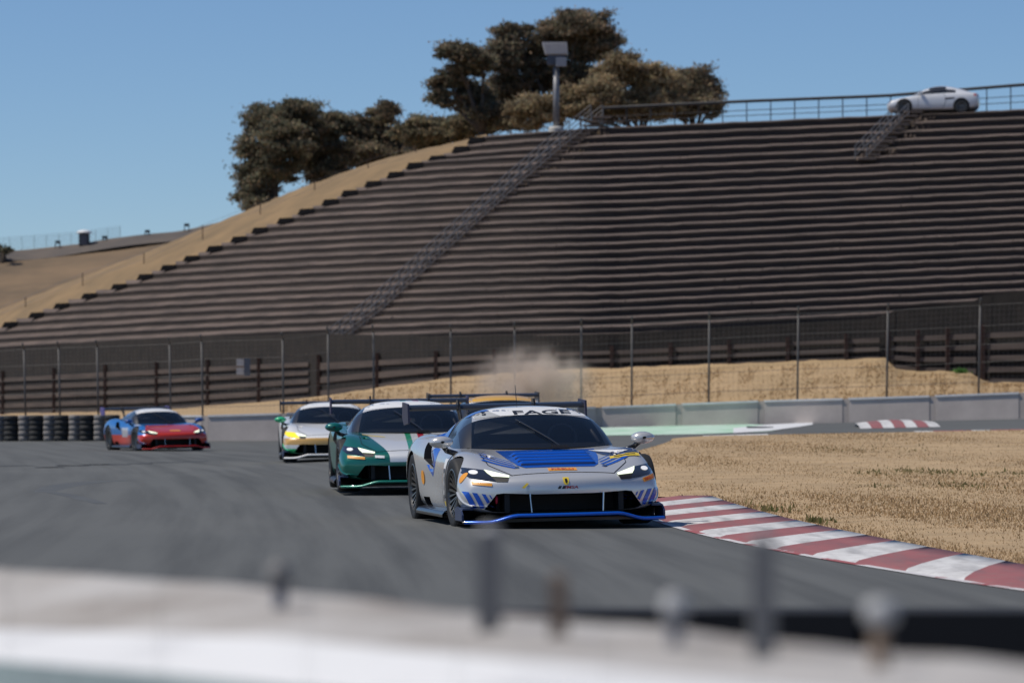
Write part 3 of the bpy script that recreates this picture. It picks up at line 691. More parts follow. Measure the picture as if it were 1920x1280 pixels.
# ------------------------------------------------------------------ race cars (local: -Y is forward, nose at y = 0, X across, Z up)
FA, RA = 1.02, 3.68          # axles
def ST(y, sw, zb, pts): return (y, sw, zb, pts)
STATIONS = [
 (0.10, .34, .17, ((.66, .17), (.88, .19), (.94, .27), (.93, .37), (.87, .43), (.64, .445), (.34, .45), (0, .45))),
 (0.20, .33, .15, ((.70, .15), (.95, .19), (.985, .31), (.975, .44), (.89, .525), (.62, .52), (.34, .515), (0, .515))),
 (0.46, .30, .13, ((.76, .13), (.98, .19), (1.00, .36), (.99, .54), (.87, .645), (.62, .595), (.34, .585), (0, .585))),
 (0.78, .18, .12, ((.80, .12), (.99, .19), (1.01, .40), (1.00, .63), (.85, .745), (.60, .66), (.33, .645), (0, .645))),
 (1.10, .08, .12, ((.80, .12), (.99, .19), (1.01, .42), (1.00, .68), (.84, .785), (.60, .71), (.33, .70), (0, .70))),
 (1.42, .02, .11, ((.80, .11), (.98, .18), (.99, .40), (.98, .66), (.83, .775), (.63, .75), (.33, .755), (0, .76))),
 (1.80, 0, .10, ((.80, .10), (.94, .17), (.93, .36), (.94, .60), (.85, .765), (.72, .78), (.4, .79), (0, .79))),
 (2.30, 0, .10, ((.80, .10), (.93, .17), (.89, .36), (.92, .60), (.87, .79), (.74, .81), (.4, .82), (0, .82))),
 (2.80, 0, .10, ((.80, .10), (.95, .17), (.93, .38), (.98, .66), (.91, .85), (.74, .85), (.4, .85), (0, .85))),
 (3.20, 0, .11, ((.80, .11), (.98, .18), (1.00, .42), (1.03, .73), (.93, .905), (.72, .885), (.4, .88), (0, .88))),
 (3.65, 0, .12, ((.80, .12), (1.0, .19), (1.03, .44), (1.04, .76), (.92, .935), (.68, .905), (.4, .90), (0, .90))),
 (4.10, -.06, .16, ((.80, .16), (1.0, .22), (1.03, .44), (1.03, .74), (.90, .90), (.66, .89), (.4, .89), (0, .89))),
 (4.46, -.12, .24, ((.76, .24), (.94, .28), (.99, .44), (.98, .68), (.86, .82), (.62, .83), (.38, .84), (0, .84))),
]
def loft(stations):
    mb = MB(); ring = []
    for y, sw, zb, pts in stations:
        half = [(0, zb)] + list(pts)
        r = [(x, y + sw * min(1.05, abs(x)) ** 2.4, z) for x, z in half]
        full = r + [(-p[0], p[1], p[2]) for p in r[-2:0:-1]]
        ring.append(full)
    n = len(ring[0]); vs = [p for r in ring for p in r]; fs = []
    for i in range(len(ring) - 1):
        for j in range(n): fs.append((i * n + j, i * n + (j + 1) % n, (i + 1) * n + (j + 1) % n, (i + 1) * n + j))
    for base, fl in ((0, True), ((len(ring) - 1) * n, False)):
        right = [base + j for j in range(0, 9)]; left = [base] + [base + n - j for j in range(1, 8)] + [base + 8]
        for side, flip in ((right, False), (left, True)):
            qs = [(side[0], side[1], side[7], side[8]), (side[1], side[2], side[6], side[7]), (side[2], side[3], side[5], side[6]), (side[3], side[4], side[5])]
            for q in qs: fs.append(q if (flip == fl) else q[::-1])
    mb.add(vs, fs); return mb
def evaluated(o):
    bpy.context.view_layer.update(); dg = bpy.context.evaluated_depsgraph_get()
    return bpy.data.meshes.new_from_object(o.evaluated_get(dg), preserve_all_data_layers=True, depsgraph=dg)
def fixnormals(me):
    bm = bmesh.new(); bm.from_mesh(me); bmesh.ops.recalc_face_normals(bm, faces=bm.faces); bm.to_mesh(me); bm.free()
def prism(poly, a, b, axis):
    mb = MB(); n = len(poly)
    f = {'Y': lambda p, t: (p[0], t, p[1]), 'X': lambda p, t: (t, p[0], p[1]), 'Z': lambda p, t: (p[0], p[1], t)}[axis]
    mb.add([f(p, a) for p in poly] + [f(p, b) for p in poly], [tuple(range(n))[::-1], tuple(range(n, 2 * n))] + [(k, (k + 1) % n, n + (k + 1) % n, n + k) for k in range(n)])
    return mb
def carbody(stations, cutters, name):
    mats = [paint0, M['void']]
    cage = loft(stations).build(name + '_cage', mats, None, True); fixnormals(cage.data)
    sub = cage.modifiers.new('s', 'SUBSURF'); sub.levels = 3; sub.render_levels = 3
    tmp = [cage]
    for c in cutters:
        o = c.build('cut', [M['void']]); fixnormals(o.data); tmp.append(o)
        b = cage.modifiers.new('b', 'BOOLEAN'); b.operation = 'DIFFERENCE'; b.solver = 'EXACT'; b.object = o; b.material_mode = 'TRANSFER'
    me = evaluated(cage)
    for o in tmp: bpy.data.objects.remove(o)
    # smooth paint, flat cut faces
    me.set_sharp_from_angle(angle=R(38)) if hasattr(me, 'set_sharp_from_angle') else None
    return me
M['void'] = mat('black_recess', (0.008, 0.008, 0.009), 0.6)
M['carbon'] = mat('carbon_black', (0.012, 0.012, 0.014), 0.35, coat=0.4)
M['glass'] = mat('tinted_glass', (0.010, 0.016, 0.028), 0.04, spec=0.6)
M['glass'].node_tree.nodes['Principled BSDF'].inputs['Alpha'].default_value = 0.62
M['cabin'] = mat('cabin_black', (0.012, 0.012, 0.014), 0.8)
M['cage'] = mat('cage_grey', (0.12, 0.12, 0.13), 0.5)
M['sideglass'] = mat('side_glass', (0.05, 0.075, 0.11), 0.08, spec=0.7)
M['tyre'] = mat('race_tyre', (0.014, 0.014, 0.015), 0.7)
M['rim'] = mat('rim_metal', (0.17, 0.165, 0.16), 0.35, 0.8)
M['disc'] = mat('brake_disc', (0.10, 0.09, 0.085), 0.5, 0.6)
M['lens'] = mat('headlamp_lens', (0.02, 0.022, 0.03), 0.08, coat=1.0)
M['drl'] = mat('running_light', (0.8, 0.85, 0.7), 0.3, emit=(0.9, 1.0, 0.72), estr=0.75)
M['bulb'] = mat('lamp_reflector', (0.75, 0.75, 0.78), 0.2, 0.4, emit=(1, .97, .92), estr=0.5)
M['chrome'] = mat('bright_metal', (0.6, 0.6, 0.62), 0.2, 1.0)
M['orange'] = mat('orange_sticker', (0.80, 0.33, 0.03), 0.4)
M['yellow'] = mat('yellow_sticker', (0.75, 0.55, 0.05), 0.4)
M['redink'] = mat('red_print', (0.45, 0.03, 0.03), 0.4)
M['blackink'] = mat('black_print', (0.012, 0.012, 0.014), 0.4)
M['stwhite'] = mat('white_vinyl', (0.76, 0.76, 0.76), 0.35)
M['navy'] = mat('navy_vinyl', (0.03, 0.045, 0.10), 0.35)
def paintmat(name, c, metal=0.0, rough=0.32): return mat(name, c, rough, metal, coat=0.8)
silver = paintmat('silver_paint', (0.66, 0.655, 0.645), 0.42, 0.27)
blue = paintmat('metallic_blue_paint', (0.002, 0.10, 0.58), 0.25, 0.22)
paint0 = silver
def livery(name, base, layers, metal=0.1):
    """layers: (colour, [(ax, ay, az, c), ...]) paint where every  a.p > c ; 'abs' x is used for ax when flagged"""
    m, n, l, b = newmat(name); b.inputs['Roughness'].default_value = 0.32; b.inputs['Metallic'].default_value = metal
    b.inputs['Coat Weight'].default_value = 0.8; b.inputs['Coat Roughness'].default_value = 0.04
    tc = n.new('ShaderNodeTexCoord'); ab = n.new('ShaderNodeVectorMath'); ab.operation = 'ABSOLUTE'; l.new(tc.outputs['Object'], ab.inputs[0])
    prev = None
    for colr, conds in layers:
        mask = None
        for cd in conds:
            src = ab.outputs[0] if len(cd) == 5 else tc.outputs['Object']
            d = n.new('ShaderNodeVectorMath'); d.operation = 'DOT_PRODUCT'; l.new(src, d.inputs[0]); d.inputs[1].default_value = cd[:3]
            g = n.new('ShaderNodeMath'); g.operation = 'GREATER_THAN'; l.new(d.outputs['Value'], g.inputs[0]); g.inputs[1].default_value = cd[3]
            if mask is None: mask = g.outputs[0]
            else:
                q = n.new('ShaderNodeMath'); q.operation = 'MULTIPLY'; l.new(mask, q.inputs[0]); l.new(g.outputs[0], q.inputs[1]); mask = q.outputs[0]
        x = n.new('ShaderNodeMix'); x.data_type = 'RGBA'; l.new(mask, x.inputs[0]); x.inputs[7].default_value = rgba(colr)
        if prev is None: x.inputs[6].default_value = rgba(base)
        else: l.new(prev, x.inputs[6])
        prev = x.outputs[2]
    if prev is not None: l.new(prev, b.inputs['Base Color'])
    else: b.inputs['Base Color'].default_value = rgba(base)
    return m
WHITE, GREEN, RED, BLUE, GOLD, YEL = (.78, .78, .78), (0.0, .13, .095), (.58, .030, .008), (.02, .17, .5), (.62, .36, .10), (.78, .42, .02)

def cyl_cut(x0, x1, y, z, r, n=40):
    return prism([(y + r * math.cos(2 * math.pi * k / n), z + r * math.sin(2 * math.pi * k / n)) for k in range(n)], x0, x1, 'X')
cuts = []
for sx in (-1, 1):
    a, b = sorted((sx * .60, sx * 1.3)); cuts.append(cyl_cut(a, b, FA, .345, .364)); cuts.append(cyl_cut(a, b, RA, .355, .385))
INTAKE = [(-.50, .165), (.50, .165), (.70, .175), (.775, .20), (.665, .345), (.60, .352), (.3, .338), (-.3, .338), (-.60, .352), (-.665, .345), (-.775, .20), (-.70, .175)]
cuts.append(prism(INTAKE, -0.5, 0.72, 'Y'))
for sx in (-1, 1):        # side air intakes ahead of the rear wheels
    a, b = sorted((sx * .80, sx * 1.3)); cuts.append(prism([(2.55, .56), (2.98, .66), (3.02, .83), (2.80, .80)], a, b, 'X'))
    cuts.append(prism([(2.80, .13), (3.14, .13), (3.14, .27), (2.86, .27)], a, b, 'X'))
BODY = carbody(STATIONS, cuts, 'race')

# greenhouse: windscreen, roof, side glass, engine cover
GH = [  # rows from windscreen foot to tail: (x, y, z) at base, side mid, roof edge, roof mid, centre
 [(.80, 1.84, .750), (.785, 1.79, .758), (.735, 1.68, .765), (.40, 1.43, .768), (0, 1.34, .768)],
 [(.82, 2.00, .770), (.772, 1.95, .845), (.695, 1.87, .915), (.37, 1.71, .945), (0, 1.64, .952)],
 [(.82, 2.20, .79), (.745, 2.17, .94), (.64, 2.12, 1.055), (.33, 2.00, 1.10), (0, 1.96, 1.112)],
 [(.82, 2.34, .80), (.725, 2.34, .955), (.60, 2.33, 1.12), (.31, 2.27, 1.172), (0, 2.26, 1.18)],
 [(.82, 2.70, .82), (.72, 2.70, .97), (.555, 2.68, 1.135), (.28, 2.66, 1.19), (0, 2.66, 1.20)],
 [(.80, 3.05, .85), (.68, 3.05, .99), (.51, 3.05, 1.11), (.26, 3.05, 1.16), (0, 3.05, 1.17)],
 [(.70, 3.45, .87), (.58, 3.45, .97), (.45, 3.45, 1.05), (.23, 3.45, 1.095), (0, 3.45, 1.105)],
 [(.60, 3.95, .87), (.5, 3.95, .92), (.38, 3.95, .96), (.2, 3.95, .985), (0, 3.95, .99)],
 [(.52, 4.34, .82), (.42, 4.34, .85), (.32, 4.34, .87), (.17, 4.34, .88), (0, 4.34, .885)],
]
def gh_mesh(GH):
    vs = []; cols = 9; fs = []; ms = []
    for row in GH:
        full = [(-x, y, z) for x, y, z in row] + [(x, y, z) for x, y, z in row[-2::-1]]
        vs += full
    for i in range(len(GH) - 1):
        for j in range(cols - 1):
            m = 0
            if i <= 1 and 2 <= j <= 5: m = 1
            if i <= 1 and j in (1, 6): m = 3
            if i <= 1 and j in (0, 7): m = 2
            if 2 <= i <= 4 and j in (0, 7): m = 2
            if i == 2 and j in (1, 6): m = 2
            if i in (3,) and j in (1, 6): m = 2
            fs.append((i * cols + j, i * cols + j + 1, (i + 1) * cols + j + 1, (i + 1) * cols + j)); ms.append(m)
    # skirt down into the body so the shell is never open at its foot
    n = len(vs); mb = MB(); mb.v = vs; mb.f = [list(f) for f in fs]; mb.m = ms
    o = mb.build('gh', [paint0, M['glass'], M['sideglass'], M['carbon']], None, True); fixnormals(o.data)
    sub = o.modifiers.new('s', 'SUBSURF'); sub.levels = 3; sub.render_levels = 3
    me = evaluated(o); bpy.data.objects.remove(o); return me
GHM = gh_mesh(GH)
def split_by_mat(me, idx, name, side=0):
    bm = bmesh.new(); bm.from_mesh(me); bmesh.ops.delete(bm, geom=[f for f in bm.faces if f.material_index != idx or (side and f.calc_center_median().x * side < 0)], context='FACES')
    for f in bm.faces: f.material_index = 0; f.smooth = True
    out = bpy.data.meshes.new(name); bm.to_mesh(out); bm.free(); return out
def bvh_of(mes):
    vs = []; fs = []
    for me in mes:
        n = len(vs); vs += [v.co.copy() for v in me.vertices]; fs += [[n + i for i in p.vertices] for p in me.polygons]
    return BVHTree.FromPolygons(vs, fs)
BV = bvh_of([BODY, GHM])
def project(bm, mode, off, bv=None):
    bv = bv or BV
    for v in bm.verts:
        a, b = v.co.x, v.co.y
        if mode == 'front': o, d = Vector((a, -2, b)), Vector((0, 1, 0))
        elif mode == 'top': o, d = Vector((a, b, 3)), Vector((0, 0, -1))
        elif mode == 'left': o, d = Vector((-3, a, b)), Vector((1, 0, 0))
        else: o, d = Vector((3, a, b)), Vector((-1, 0, 0))
        loc, nrm, i, ds = bv.ray_cast(o, d)
        if loc is None: loc, nrm, i, ds = bv.find_nearest(o + d * ((4.25 if mode == 'front' and b > .9 else 2.4) if mode in ('front', 'top') else 2.05))
        if nrm.dot(d) > 0: nrm = -nrm
        f = off(a, b) if callable(off) else off
        v.co = loc + nrm * f
def decal_mesh(poly, mode, off=0.004, step=0.04, bv=None, name='decal'):
    bm = bmesh.new(); polys = poly if isinstance(poly[0][0], (tuple, list)) else [poly]
    for pl in polys:
        if len(pl) >= 3: bm.faces.new([bm.verts.new((p[0], p[1], 0)) for p in pl])
    _cut(bm, step); project(bm, mode, off, bv); return _fin(bm, name)
def _cut(bm, step):
    for ax in (0, 1):
        cs = [v.co[ax] for v in bm.verts]; lo, hi = min(cs), max(cs); k = math.ceil(lo / step) * step
        while k < hi:
            nv = Vector((1, 0, 0)) if ax == 0 else Vector((0, 1, 0))
            bmesh.ops.bisect_plane(bm, geom=bm.verts[:] + bm.edges[:] + bm.faces[:], plane_co=nv * k, plane_no=nv, dist=1e-5); k += step
def _fin(bm, name):
    bmesh.ops.triangulate(bm, faces=[f for f in bm.faces if len(f.verts) > 4]); bmesh.ops.recalc_face_normals(bm, faces=bm.faces)
    me = bpy.data.meshes.new(name); bm.to_mesh(me); bm.free()
    for p in me.polygons: p.use_smooth = True
    return me
def text_mesh(txt, mode, cx, cy, width, height, off=0.007, rot=0.0, mirror=False, shear=0.0, bv=None):
    cu = bpy.data.curves.new('t', 'FONT'); cu.body = txt; cu.align_x = 'CENTER'; cu.align_y = 'CENTER'; cu.resolution_u = 3; cu.offset = 0.02
    o = bpy.data.objects.new('t', cu); COL.objects.link(o); me = evaluated(o); bpy.data.objects.remove(o)
    xs = [v.co.x for v in me.vertices]; ys = [v.co.y for v in me.vertices]
    mx, my = (min(xs) + max(xs)) / 2, (min(ys) + max(ys)) / 2; kx, ky = width / (max(xs) - min(xs)), height / (max(ys) - min(ys))
    bm = bmesh.new(); bm.from_mesh(me)
    for v in bm.verts:
        x, y = (v.co.x - mx) * kx, (v.co.y - my) * ky; x += y * shear
        if mirror: x = -x
        v.co = Vector((cx + x * math.cos(rot) - y * math.sin(rot), cy + x * math.sin(rot) + y * math.cos(rot), 0))
    _cut(bm, 0.05); project(bm, mode, off, bv); return _fin(bm, 'lettering')
def mir(pl): return [(-x, y) for x, y in pl][::-1]
def ell(cx, cy, rx, ry, n=14): return [(cx + rx * math.cos(2 * math.pi * k / n), cy + ry * math.sin(2 * math.pi * k / n)) for k in range(n)]
def part(name, me, m, parent):
    if m is not None:
        me.materials.clear(); me.materials.append(m)
    return link(bpy.data.objects.new(name, me), parent)
DEC = {}
def cached(key, fn):
    if key not in DEC: DEC[key] = fn()
    return DEC[key]
def inst(name, me, m, parent):            # shared mesh, material on the object
    if len(me.materials) == 0: me.materials.append(None)
    o = link(bpy.data.objects.new(name, me), parent); o.material_slots[0].link = 'OBJECT'; o.material_slots[0].material = m; return o
def wheel_meshes(r, wd):
    h = wd / 2; ty = MB()
    ty.lathe([(r * .70, -h * .92), (r * .86, -h), (r * .965, -h * .93), (r, -h * .75), (r, h * .75), (r * .965, h * .93), (r * .86, h), (r * .70, h * .92), (r * .68, h * .8), (r * .68, -h * .8), (r * .70, -h * .92)], 48, 'X')
    rim = MB(); rim.lathe([(r * .70, -h * .93), (r * .665, -h * .95), (r * .65, -h * .8), (r * .64, h * .6)], 40, 'X')
    rim.lathe([(0.0, -h * .55), (r * .10, -h * .56), (r * .17, -h * .48), (r * .18, -h * .2)], 20, 'X')
    for k in range(10):
        t = 2 * math.pi * k / 10; e = .16
        for s in (-1, 1):
            a0 = t + s * .02; a1 = t + s * e
            def pp(rr, ang, x): return (x, rr * math.cos(ang), rr * math.sin(ang))
            w0, w1 = .085, .05
            rim.hexa([pp(r * .14, a0 - w0, -h * .42), pp(r * .14, a0 + w0, -h * .42), pp(r * .66, a1 + w1, -h * .70), pp(r * .66, a1 - w1, -h * .70),
                      pp(r * .14, a0 - w0, -h * .56), pp(r * .14, a0 + w0, -h * .56), pp(r * .66, a1 + w1, -h * .88), pp(r * .66, a1 - w1, -h * .88)])
    disc = MB(); disc.lathe([(.05, -h * .1), (r * .52, -h * .1), (r * .52, 0), (.05, 0)], 32, 'X')
    return ty.mesh('tyre', M['tyre'], True), rim.mesh('rim', M['rim'], False), disc.mesh('brake_disc', M['disc'], False)
WHF, WHR = wheel_meshes(.345, .30), wheel_meshes(.355, .32)

# splitter
def splitter_mesh():
    top, bot, edge_ = [], [], []
    xs = np.linspace(-1.0, 1.0, 41)
    def zf(x): return .155 - .062 * sstep(abs(x), .48, .78)
    def yf(x): return -.02 + .30 * abs(x) ** 2.6
    mb = MB(); rows = []
    for dy, dz in ((0.5, .012), (0.035, .012), (0.0, .008), (-.012, -.006), (0, -.02), (0.5, -.022)): rows.append([(x, yf(x) + dy, zf(x) + dz - .012) for x in xs])
    mb.grid(rows); me = mb.mesh('splitter', [M['carbon']], True); return me
def splitter_lip():
    xs = np.linspace(-.985, .985, 41); mb = MB()
    def zf(x): return .155 - .062 * sstep(abs(x), .48, .78)
    def yf(x): return -.02 + .30 * abs(x) ** 2.6
    rows = [[(x, yf(x) + dy, zf(x) + dz - .012) for x in xs] for dy, dz in ((.06, .014), (.02, .014), (-.012, .009), (-.020, -.004), (-.014, -.018), (.02, -.022))]
    mb.grid(rows); return mb.mesh('splitter_lip', [M['carbon']], True)
def canard_mesh(s, z0, ln):
    mb = MB(); rows = []
    for t in np.linspace(0, 1, 9):
        y = lerp(.60, .30, t); x0 = .90 + .02 * t - .10 * t * t; zz = z0 + .13 * (1 - t) ** 1.6
        rows.append([(s * (x0 - .08), y - .02, zz), (s * (x0 + ln * (1 - .3 * t)), y + .04, zz + .012), (s * (x0 + ln * (1 - .3 * t)), y + .05, zz - .006), (s * (x0 - .08), y - .01, zz - .018)])
    mb.grid(rows); return mb.mesh('dive_plane', [M['carbon']], True)
def endplate_mesh(s):
    mb = MB(); X = .985
    pts = [(.30, .09), (.74, .09), (.74, .20), (.62, .225), (.40, .20), (.30, .15)]
    pr = prism(pts, min(s * X, s * (X + .018)), max(s * X, s * (X + .018)), 'X'); mb.v, mb.f, mb.m = pr.v, pr.f, pr.m
    mb.hexa([(s * .88, .34, .195), (s * X, .34, .195), (s * X, .70, .20), (s * .88, .70, .20), (s * .88, .34, .21), (s * X, .34, .21), (s * X, .70, .215), (s * .88, .70, .215)])
    return mb.mesh('splitter_endplate', [M['carbon']])
def mirror_mesh(s):
    mb = MB(); c = Vector((s * 1.02, 1.46, .845))
    rings = []
    for t, rx, rz, dy in ((0, .02, .012, -.11), (.2, .085, .042, -.095), (.5, .115, .058, -.05), (.8, .12, .062, .0), (1, .112, .058, .03)):
        rings.append([(c.x + rx * math.cos(a) * (1 if math.cos(a) * s > 0 else 1.0), c.y + dy, c.z + rz * math.sin(a)) for a in np.linspace(0, 2 * math.pi, 21)])
    mb.grid(rings); mb.add(rings[-1][:-1], [tuple(range(20))]); return mb.mesh('mirror_shell', [M['carbon']], True)
def mirror_arm(s):
    mb = MB(); pts = [(s * .84, 1.58, .72), (s * .95, 1.55, .755), (s * 1.0, 1.48, .81)]
    for a, b in zip(pts, pts[1:]): mb.tube(a, b, .028, .026, n=8)
    return mb.mesh('mirror_arm', [M['carbon']], True)
def wing_mesh():
    mb = MB(); rows = []
    prof = [(0, 0), (.03, .022), (.12, .035), (.22, .030), (.30, .012), (.33, .0), (.26, -.006), (.14, -.020), (.04, -.018), (0, 0)]
    for x in np.linspace(-.95, .95, 21): rows.append([(x, 4.28 + p[0], 1.165 + p[1] - .02 * (p[0] / .33) + .05 * (p[0] / .33)) for p in prof])
    mb.grid(rows); return mb.mesh('wing_plane', [M['carbon']], True)
def wing_end(s):
    pr = prism([(4.22, 1.02), (4.56, 1.00), (4.68, 1.08), (4.66, 1.245), (4.24, 1.225)], min(s * .95, s * .97), max(s * .95, s * .97), 'X'); return pr.mesh('wing_endplate', [M['carbon']])
def wing_pylon(s):
    pr = prism([(3.98, .84), (4.18, .84), (4.22, 1.10), (4.32, 1.26), (4.42, 1.26), (4.46, 1.19), (4.38, 1.22), (4.30, 1.20), (4.14, 1.10)], min(s * .40, s * .418), max(s * .40, s * .418), 'X'); return pr.mesh('wing_pylon', [M['carbon']])
def sill_mesh(s):
    mb = MB(); rows = []
    for y in np.linspace(1.42, 3.30, 12): rows.append([(s * .84, y, .20), (s * 1.0, y, .165), (s * 1.03, y, .13), (s * 1.03, y, .10), (s * .80, y, .085)])
    mb.grid(rows); return mb.mesh('side_skirt', [M['carbon']], True)
def floor_mesh():
    mb = MB(); mb.box((0, 2.3, .085), (1.7, 4.0, .03)); mb.box((0, 4.3, .22), (1.5, .5, .18)); return mb.mesh('underfloor', [M['carbon']])
SPL, LIP, WING, FLOOR = splitter_mesh(), splitter_lip(), wing_mesh(), floor_mesh()
def wiper_mesh():
    mb = MB(); a = BV.ray_cast(Vector((.05, -2, .80)), Vector((0, 1, 0)))[0]
    p0 = Vector((.16, 1.36, .785)); prev = p0
    for t in np.linspace(.15, 1, 8):
        x, z = lerp(.14, -.20, t), lerp(.80, 1.04, t); h = BV.ray_cast(Vector((x, -2, z)), Vector((0, 1, 0)))[0]; q = h + Vector((0, -.018, .012)); mb.tube(prev, q, .008, n=5); prev = q
    mb.box((.16, 1.36, .775), (.16, .08, .03)); return mb.mesh('wiper', [M['carbon']])
WIPER = wiper_mesh()
LENS_L = [(-.955, .605), (-.75, .575), (-.655, .462), (-.76, .475), (-.89, .50), (-.945, .55)]
DRLB_L = [(-.75, .572), (-.53, .513), (-.555, .458), (-.655, .460)]
DRL_L = [(-.745, .573), (-.53, .514), (-.533, .496), (-.69, .508), (-.725, .54)]
BULB_L = ell(-.845, .553, .040, .020)
BONNET = [(-.60, 1.33), (-.3, 1.30), (.3, 1.30), (.60, 1.33), (.70, 1.0), (.68, .62), (.50, .30), (-.50, .30), (-.68, .62), (-.70, 1.0)]
DOOR = [(1.56, .17), (2.50, .17), (2.62, .50), (2.55, .78), (1.62, .74), (1.52, .45)]
BANNER = [(-.575, 1.062), (-.3, 1.088), (0, 1.095), (.3, 1.088), (.575, 1.062), (.575, 1.128), (.3, 1.163), (0, 1.172), (-.3, 1.163), (-.575, 1.128)]
VENT = [(-.50, 1.335), (.50, 1.335), (.46, .92), (.40, .58), (.34, .48), (-.34, .48), (-.40, .58), (-.46, .92)]
def louvre(x, y):
    o = .005
    if .55 < y < 1.13 and abs(x) < .40:
        e = sstep(.40 - abs(x), 0, .05); o += e * .034 * (.5 - .5 * math.cos(2 * math.pi * (y - .55) / .145)) ** .8
    return o
BBODY = bvh_of([BODY])
def cage_mesh():
    q = MB()
    for s in (-1, 1):
        q.tube((s * .66, 1.86, .80), (s * .56, 2.32, 1.06), .02, n=8); q.tube((s * .56, 2.32, 1.06), (s * .50, 2.78, 1.10), .02, n=8); q.tube((s * .50, 2.78, 1.10), (s * .62, 2.9, .84), .02, n=8)
    q.tube((-.56, 2.32, 1.06), (.56, 2.32, 1.06), .02, n=8); q.tube((-.50, 2.78, 1.10), (.50, 2.78, 1.10), .02, n=8); q.tube((-.60, 2.85, .86), (.50, 2.78, 1.09), .02, n=8); q.tube((.60, 2.85, .86), (-.50, 2.78, 1.09), .02, n=8)
    return q.mesh('roll_cage', [M['cage']], True)
def seat_mesh():
    q = MB(); prof = []
    for x, d in ((.12, .10), (.16, 0), (.26, -.02), (.36, -.02), (.46, 0), (.50, .10)): prof.append((x, d))
    q.grid([[(x, 2.62 - d * .9 + f * .12, .80 + f * .26 - (.03 if x in (.12, .50) else 0) * f) for x, d in prof] for f in (0, .5, 1)]); return q.mesh('seat', [M['cabin']], True)
def steer_mesh():
    q = MB(); q.lathe([(.145, -.014), (.16, 0), (.145, .014), (.13, 0), (.145, -.014)], 24, 'Z'); me = q.mesh('steering_wheel', [M['cage']], True); me.transform(Matrix.Translation((.31, 2.05, .86)) @ Matrix.Rotation(R(68), 4, 'X')); return me
def base_car(name, loc, yaw, roll, paint, lip, mirrorm, label, detail, bannerm, wingtip=None):
    root = empty(name, loc, (0, roll, yaw)); tag(root, label, 'race car', 'race cars on the track')
    o = link(bpy.data.objects.new('body', BODY), root); o.material_slots[0].link = 'OBJECT'; o.material_slots[0].material = paint
    inst('roof', cached('roof', lambda: split_by_mat(GHM, 0, 'roof')), paint, root)
    inst('windscreen', cached('ws', lambda: split_by_mat(GHM, 1, 'windscreen')), M['glass'], root)
    for s in (-1, 1):
        inst('side_window', cached(('sw', s), lambda: split_by_mat(GHM, 2, 'side_window', s)), M['sideglass'], root)
        inst('windscreen_pillar', cached(('pl', s), lambda: split_by_mat(GHM, 3, 'windscreen_pillar', s)), M['carbon'], root)
    bo = inst('bonnet_gap', cached('bg', lambda: decal_mesh([(x * 1.012, .815 + (y - .815) * 1.012) for x, y in BONNET], 'top', .0015)), M['blackink'], root); bo.name = 'shut_line'
    inst('bonnet', cached('bn', lambda: decal_mesh(BONNET, 'top', .0045)), paint, root)
    for sd in ('left', 'right'):
        inst('door', cached('door' + sd, lambda: decal_mesh(DOOR, sd, .0045)), paint, root)
        inst('shut_line', cached('doorg' + sd, lambda: decal_mesh([(2.07 + (a - 2.07) * 1.014, .47 + (b - .47) * 1.02) for a, b in DOOR], sd, .0015)), M['blackink'], root)
    inst('banner', cached('ban', lambda: decal_mesh(BANNER, 'front', .004)), bannerm, root)
    for s in (-1, 1):
        f = (lambda pl: pl) if s < 0 else mir
        hl = inst('headlight', cached(('hl', s), lambda: decal_mesh(f(LENS_L), 'front', .004, .03)), M['lens'], root)
        inst('surround', cached(('db', s), lambda: decal_mesh(f(DRLB_L), 'front', .004, .03)), M['void'], hl)
        inst('running_light', cached(('drl', s), lambda: decal_mesh(f(DRL_L), 'front', .010, .03)), M['drl'], hl)
        inst('reflector', cached(('bulb', s), lambda: decal_mesh(f(BULB_L), 'front', .008, .02)), M['bulb'], hl)
        inst('dive_plane', cached(('c1', s), lambda: canard_mesh(s, .225, .10)), mirrorm, root)
        inst('splitter_endplate', cached(('ep', s), lambda: endplate_mesh(s)), M['navy'], root)
        mi = inst('mirror', cached(('mi', s), lambda: mirror_mesh(s)), mirrorm, root)
        inst('mirror_arm', cached(('ma', s), lambda: mirror_arm(s)), M['carbon'], mi)
        inst('side_skirt', cached(('sk', s), lambda: sill_mesh(s)), M['carbon'], root)
        inst('wing_endplate', cached(('we', s), lambda: wing_end(s)), wingtip or M['carbon'], root)
        inst('wing_pylon', cached(('wp', s), lambda: wing_pylon(s)), M['carbon'], root)
        for ya, W, wd in ((FA, WHF, .30), (RA, WHR, .32)):
            we = bpy.data.objects.new('wheel', None); we.empty_display_size = .1; link(we, root)
            we.location = (s * (.995 - wd / 2 + (.02 if ya == RA else 0)), ya, W is WHF and .345 or .355); we.rotation_euler = (0, 0, (0 if s < 0 else math.pi) + (R(2.5) if ya == FA else 0))
            for nm, me in zip(('tyre', 'rim', 'brake_disc'), W): link(bpy.data.objects.new(nm, me), we)
    inst('dashboard', cached('dash', lambda: decal_mesh([(-.80, 1.95), (-.72, 1.70), (-.4, 1.46), (0, 1.38), (.4, 1.46), (.72, 1.70), (.80, 1.95), (.80, 3.3), (-.80, 3.3)], 'top', .006, .12, BBODY)), M['cabin'], root)
    cg = cached('cage', cage_mesh); inst('roll_cage', cg, M['cage'], root); inst('seat', cached('seat', seat_mesh), M['cabin'], root); inst('steering_wheel', cached('steer', steer_mesh), M['cage'], root)
    inst('splitter', SPL, M['carbon'], root); inst('splitter_lip', LIP, lip, root); inst('rear_wing', WING, M['carbon'], root); inst('underfloor', FLOOR, M['carbon'], root)
    inst('wiper', WIPER, M['carbon'], root)
    mb = cached('strut', lambda: None) or None
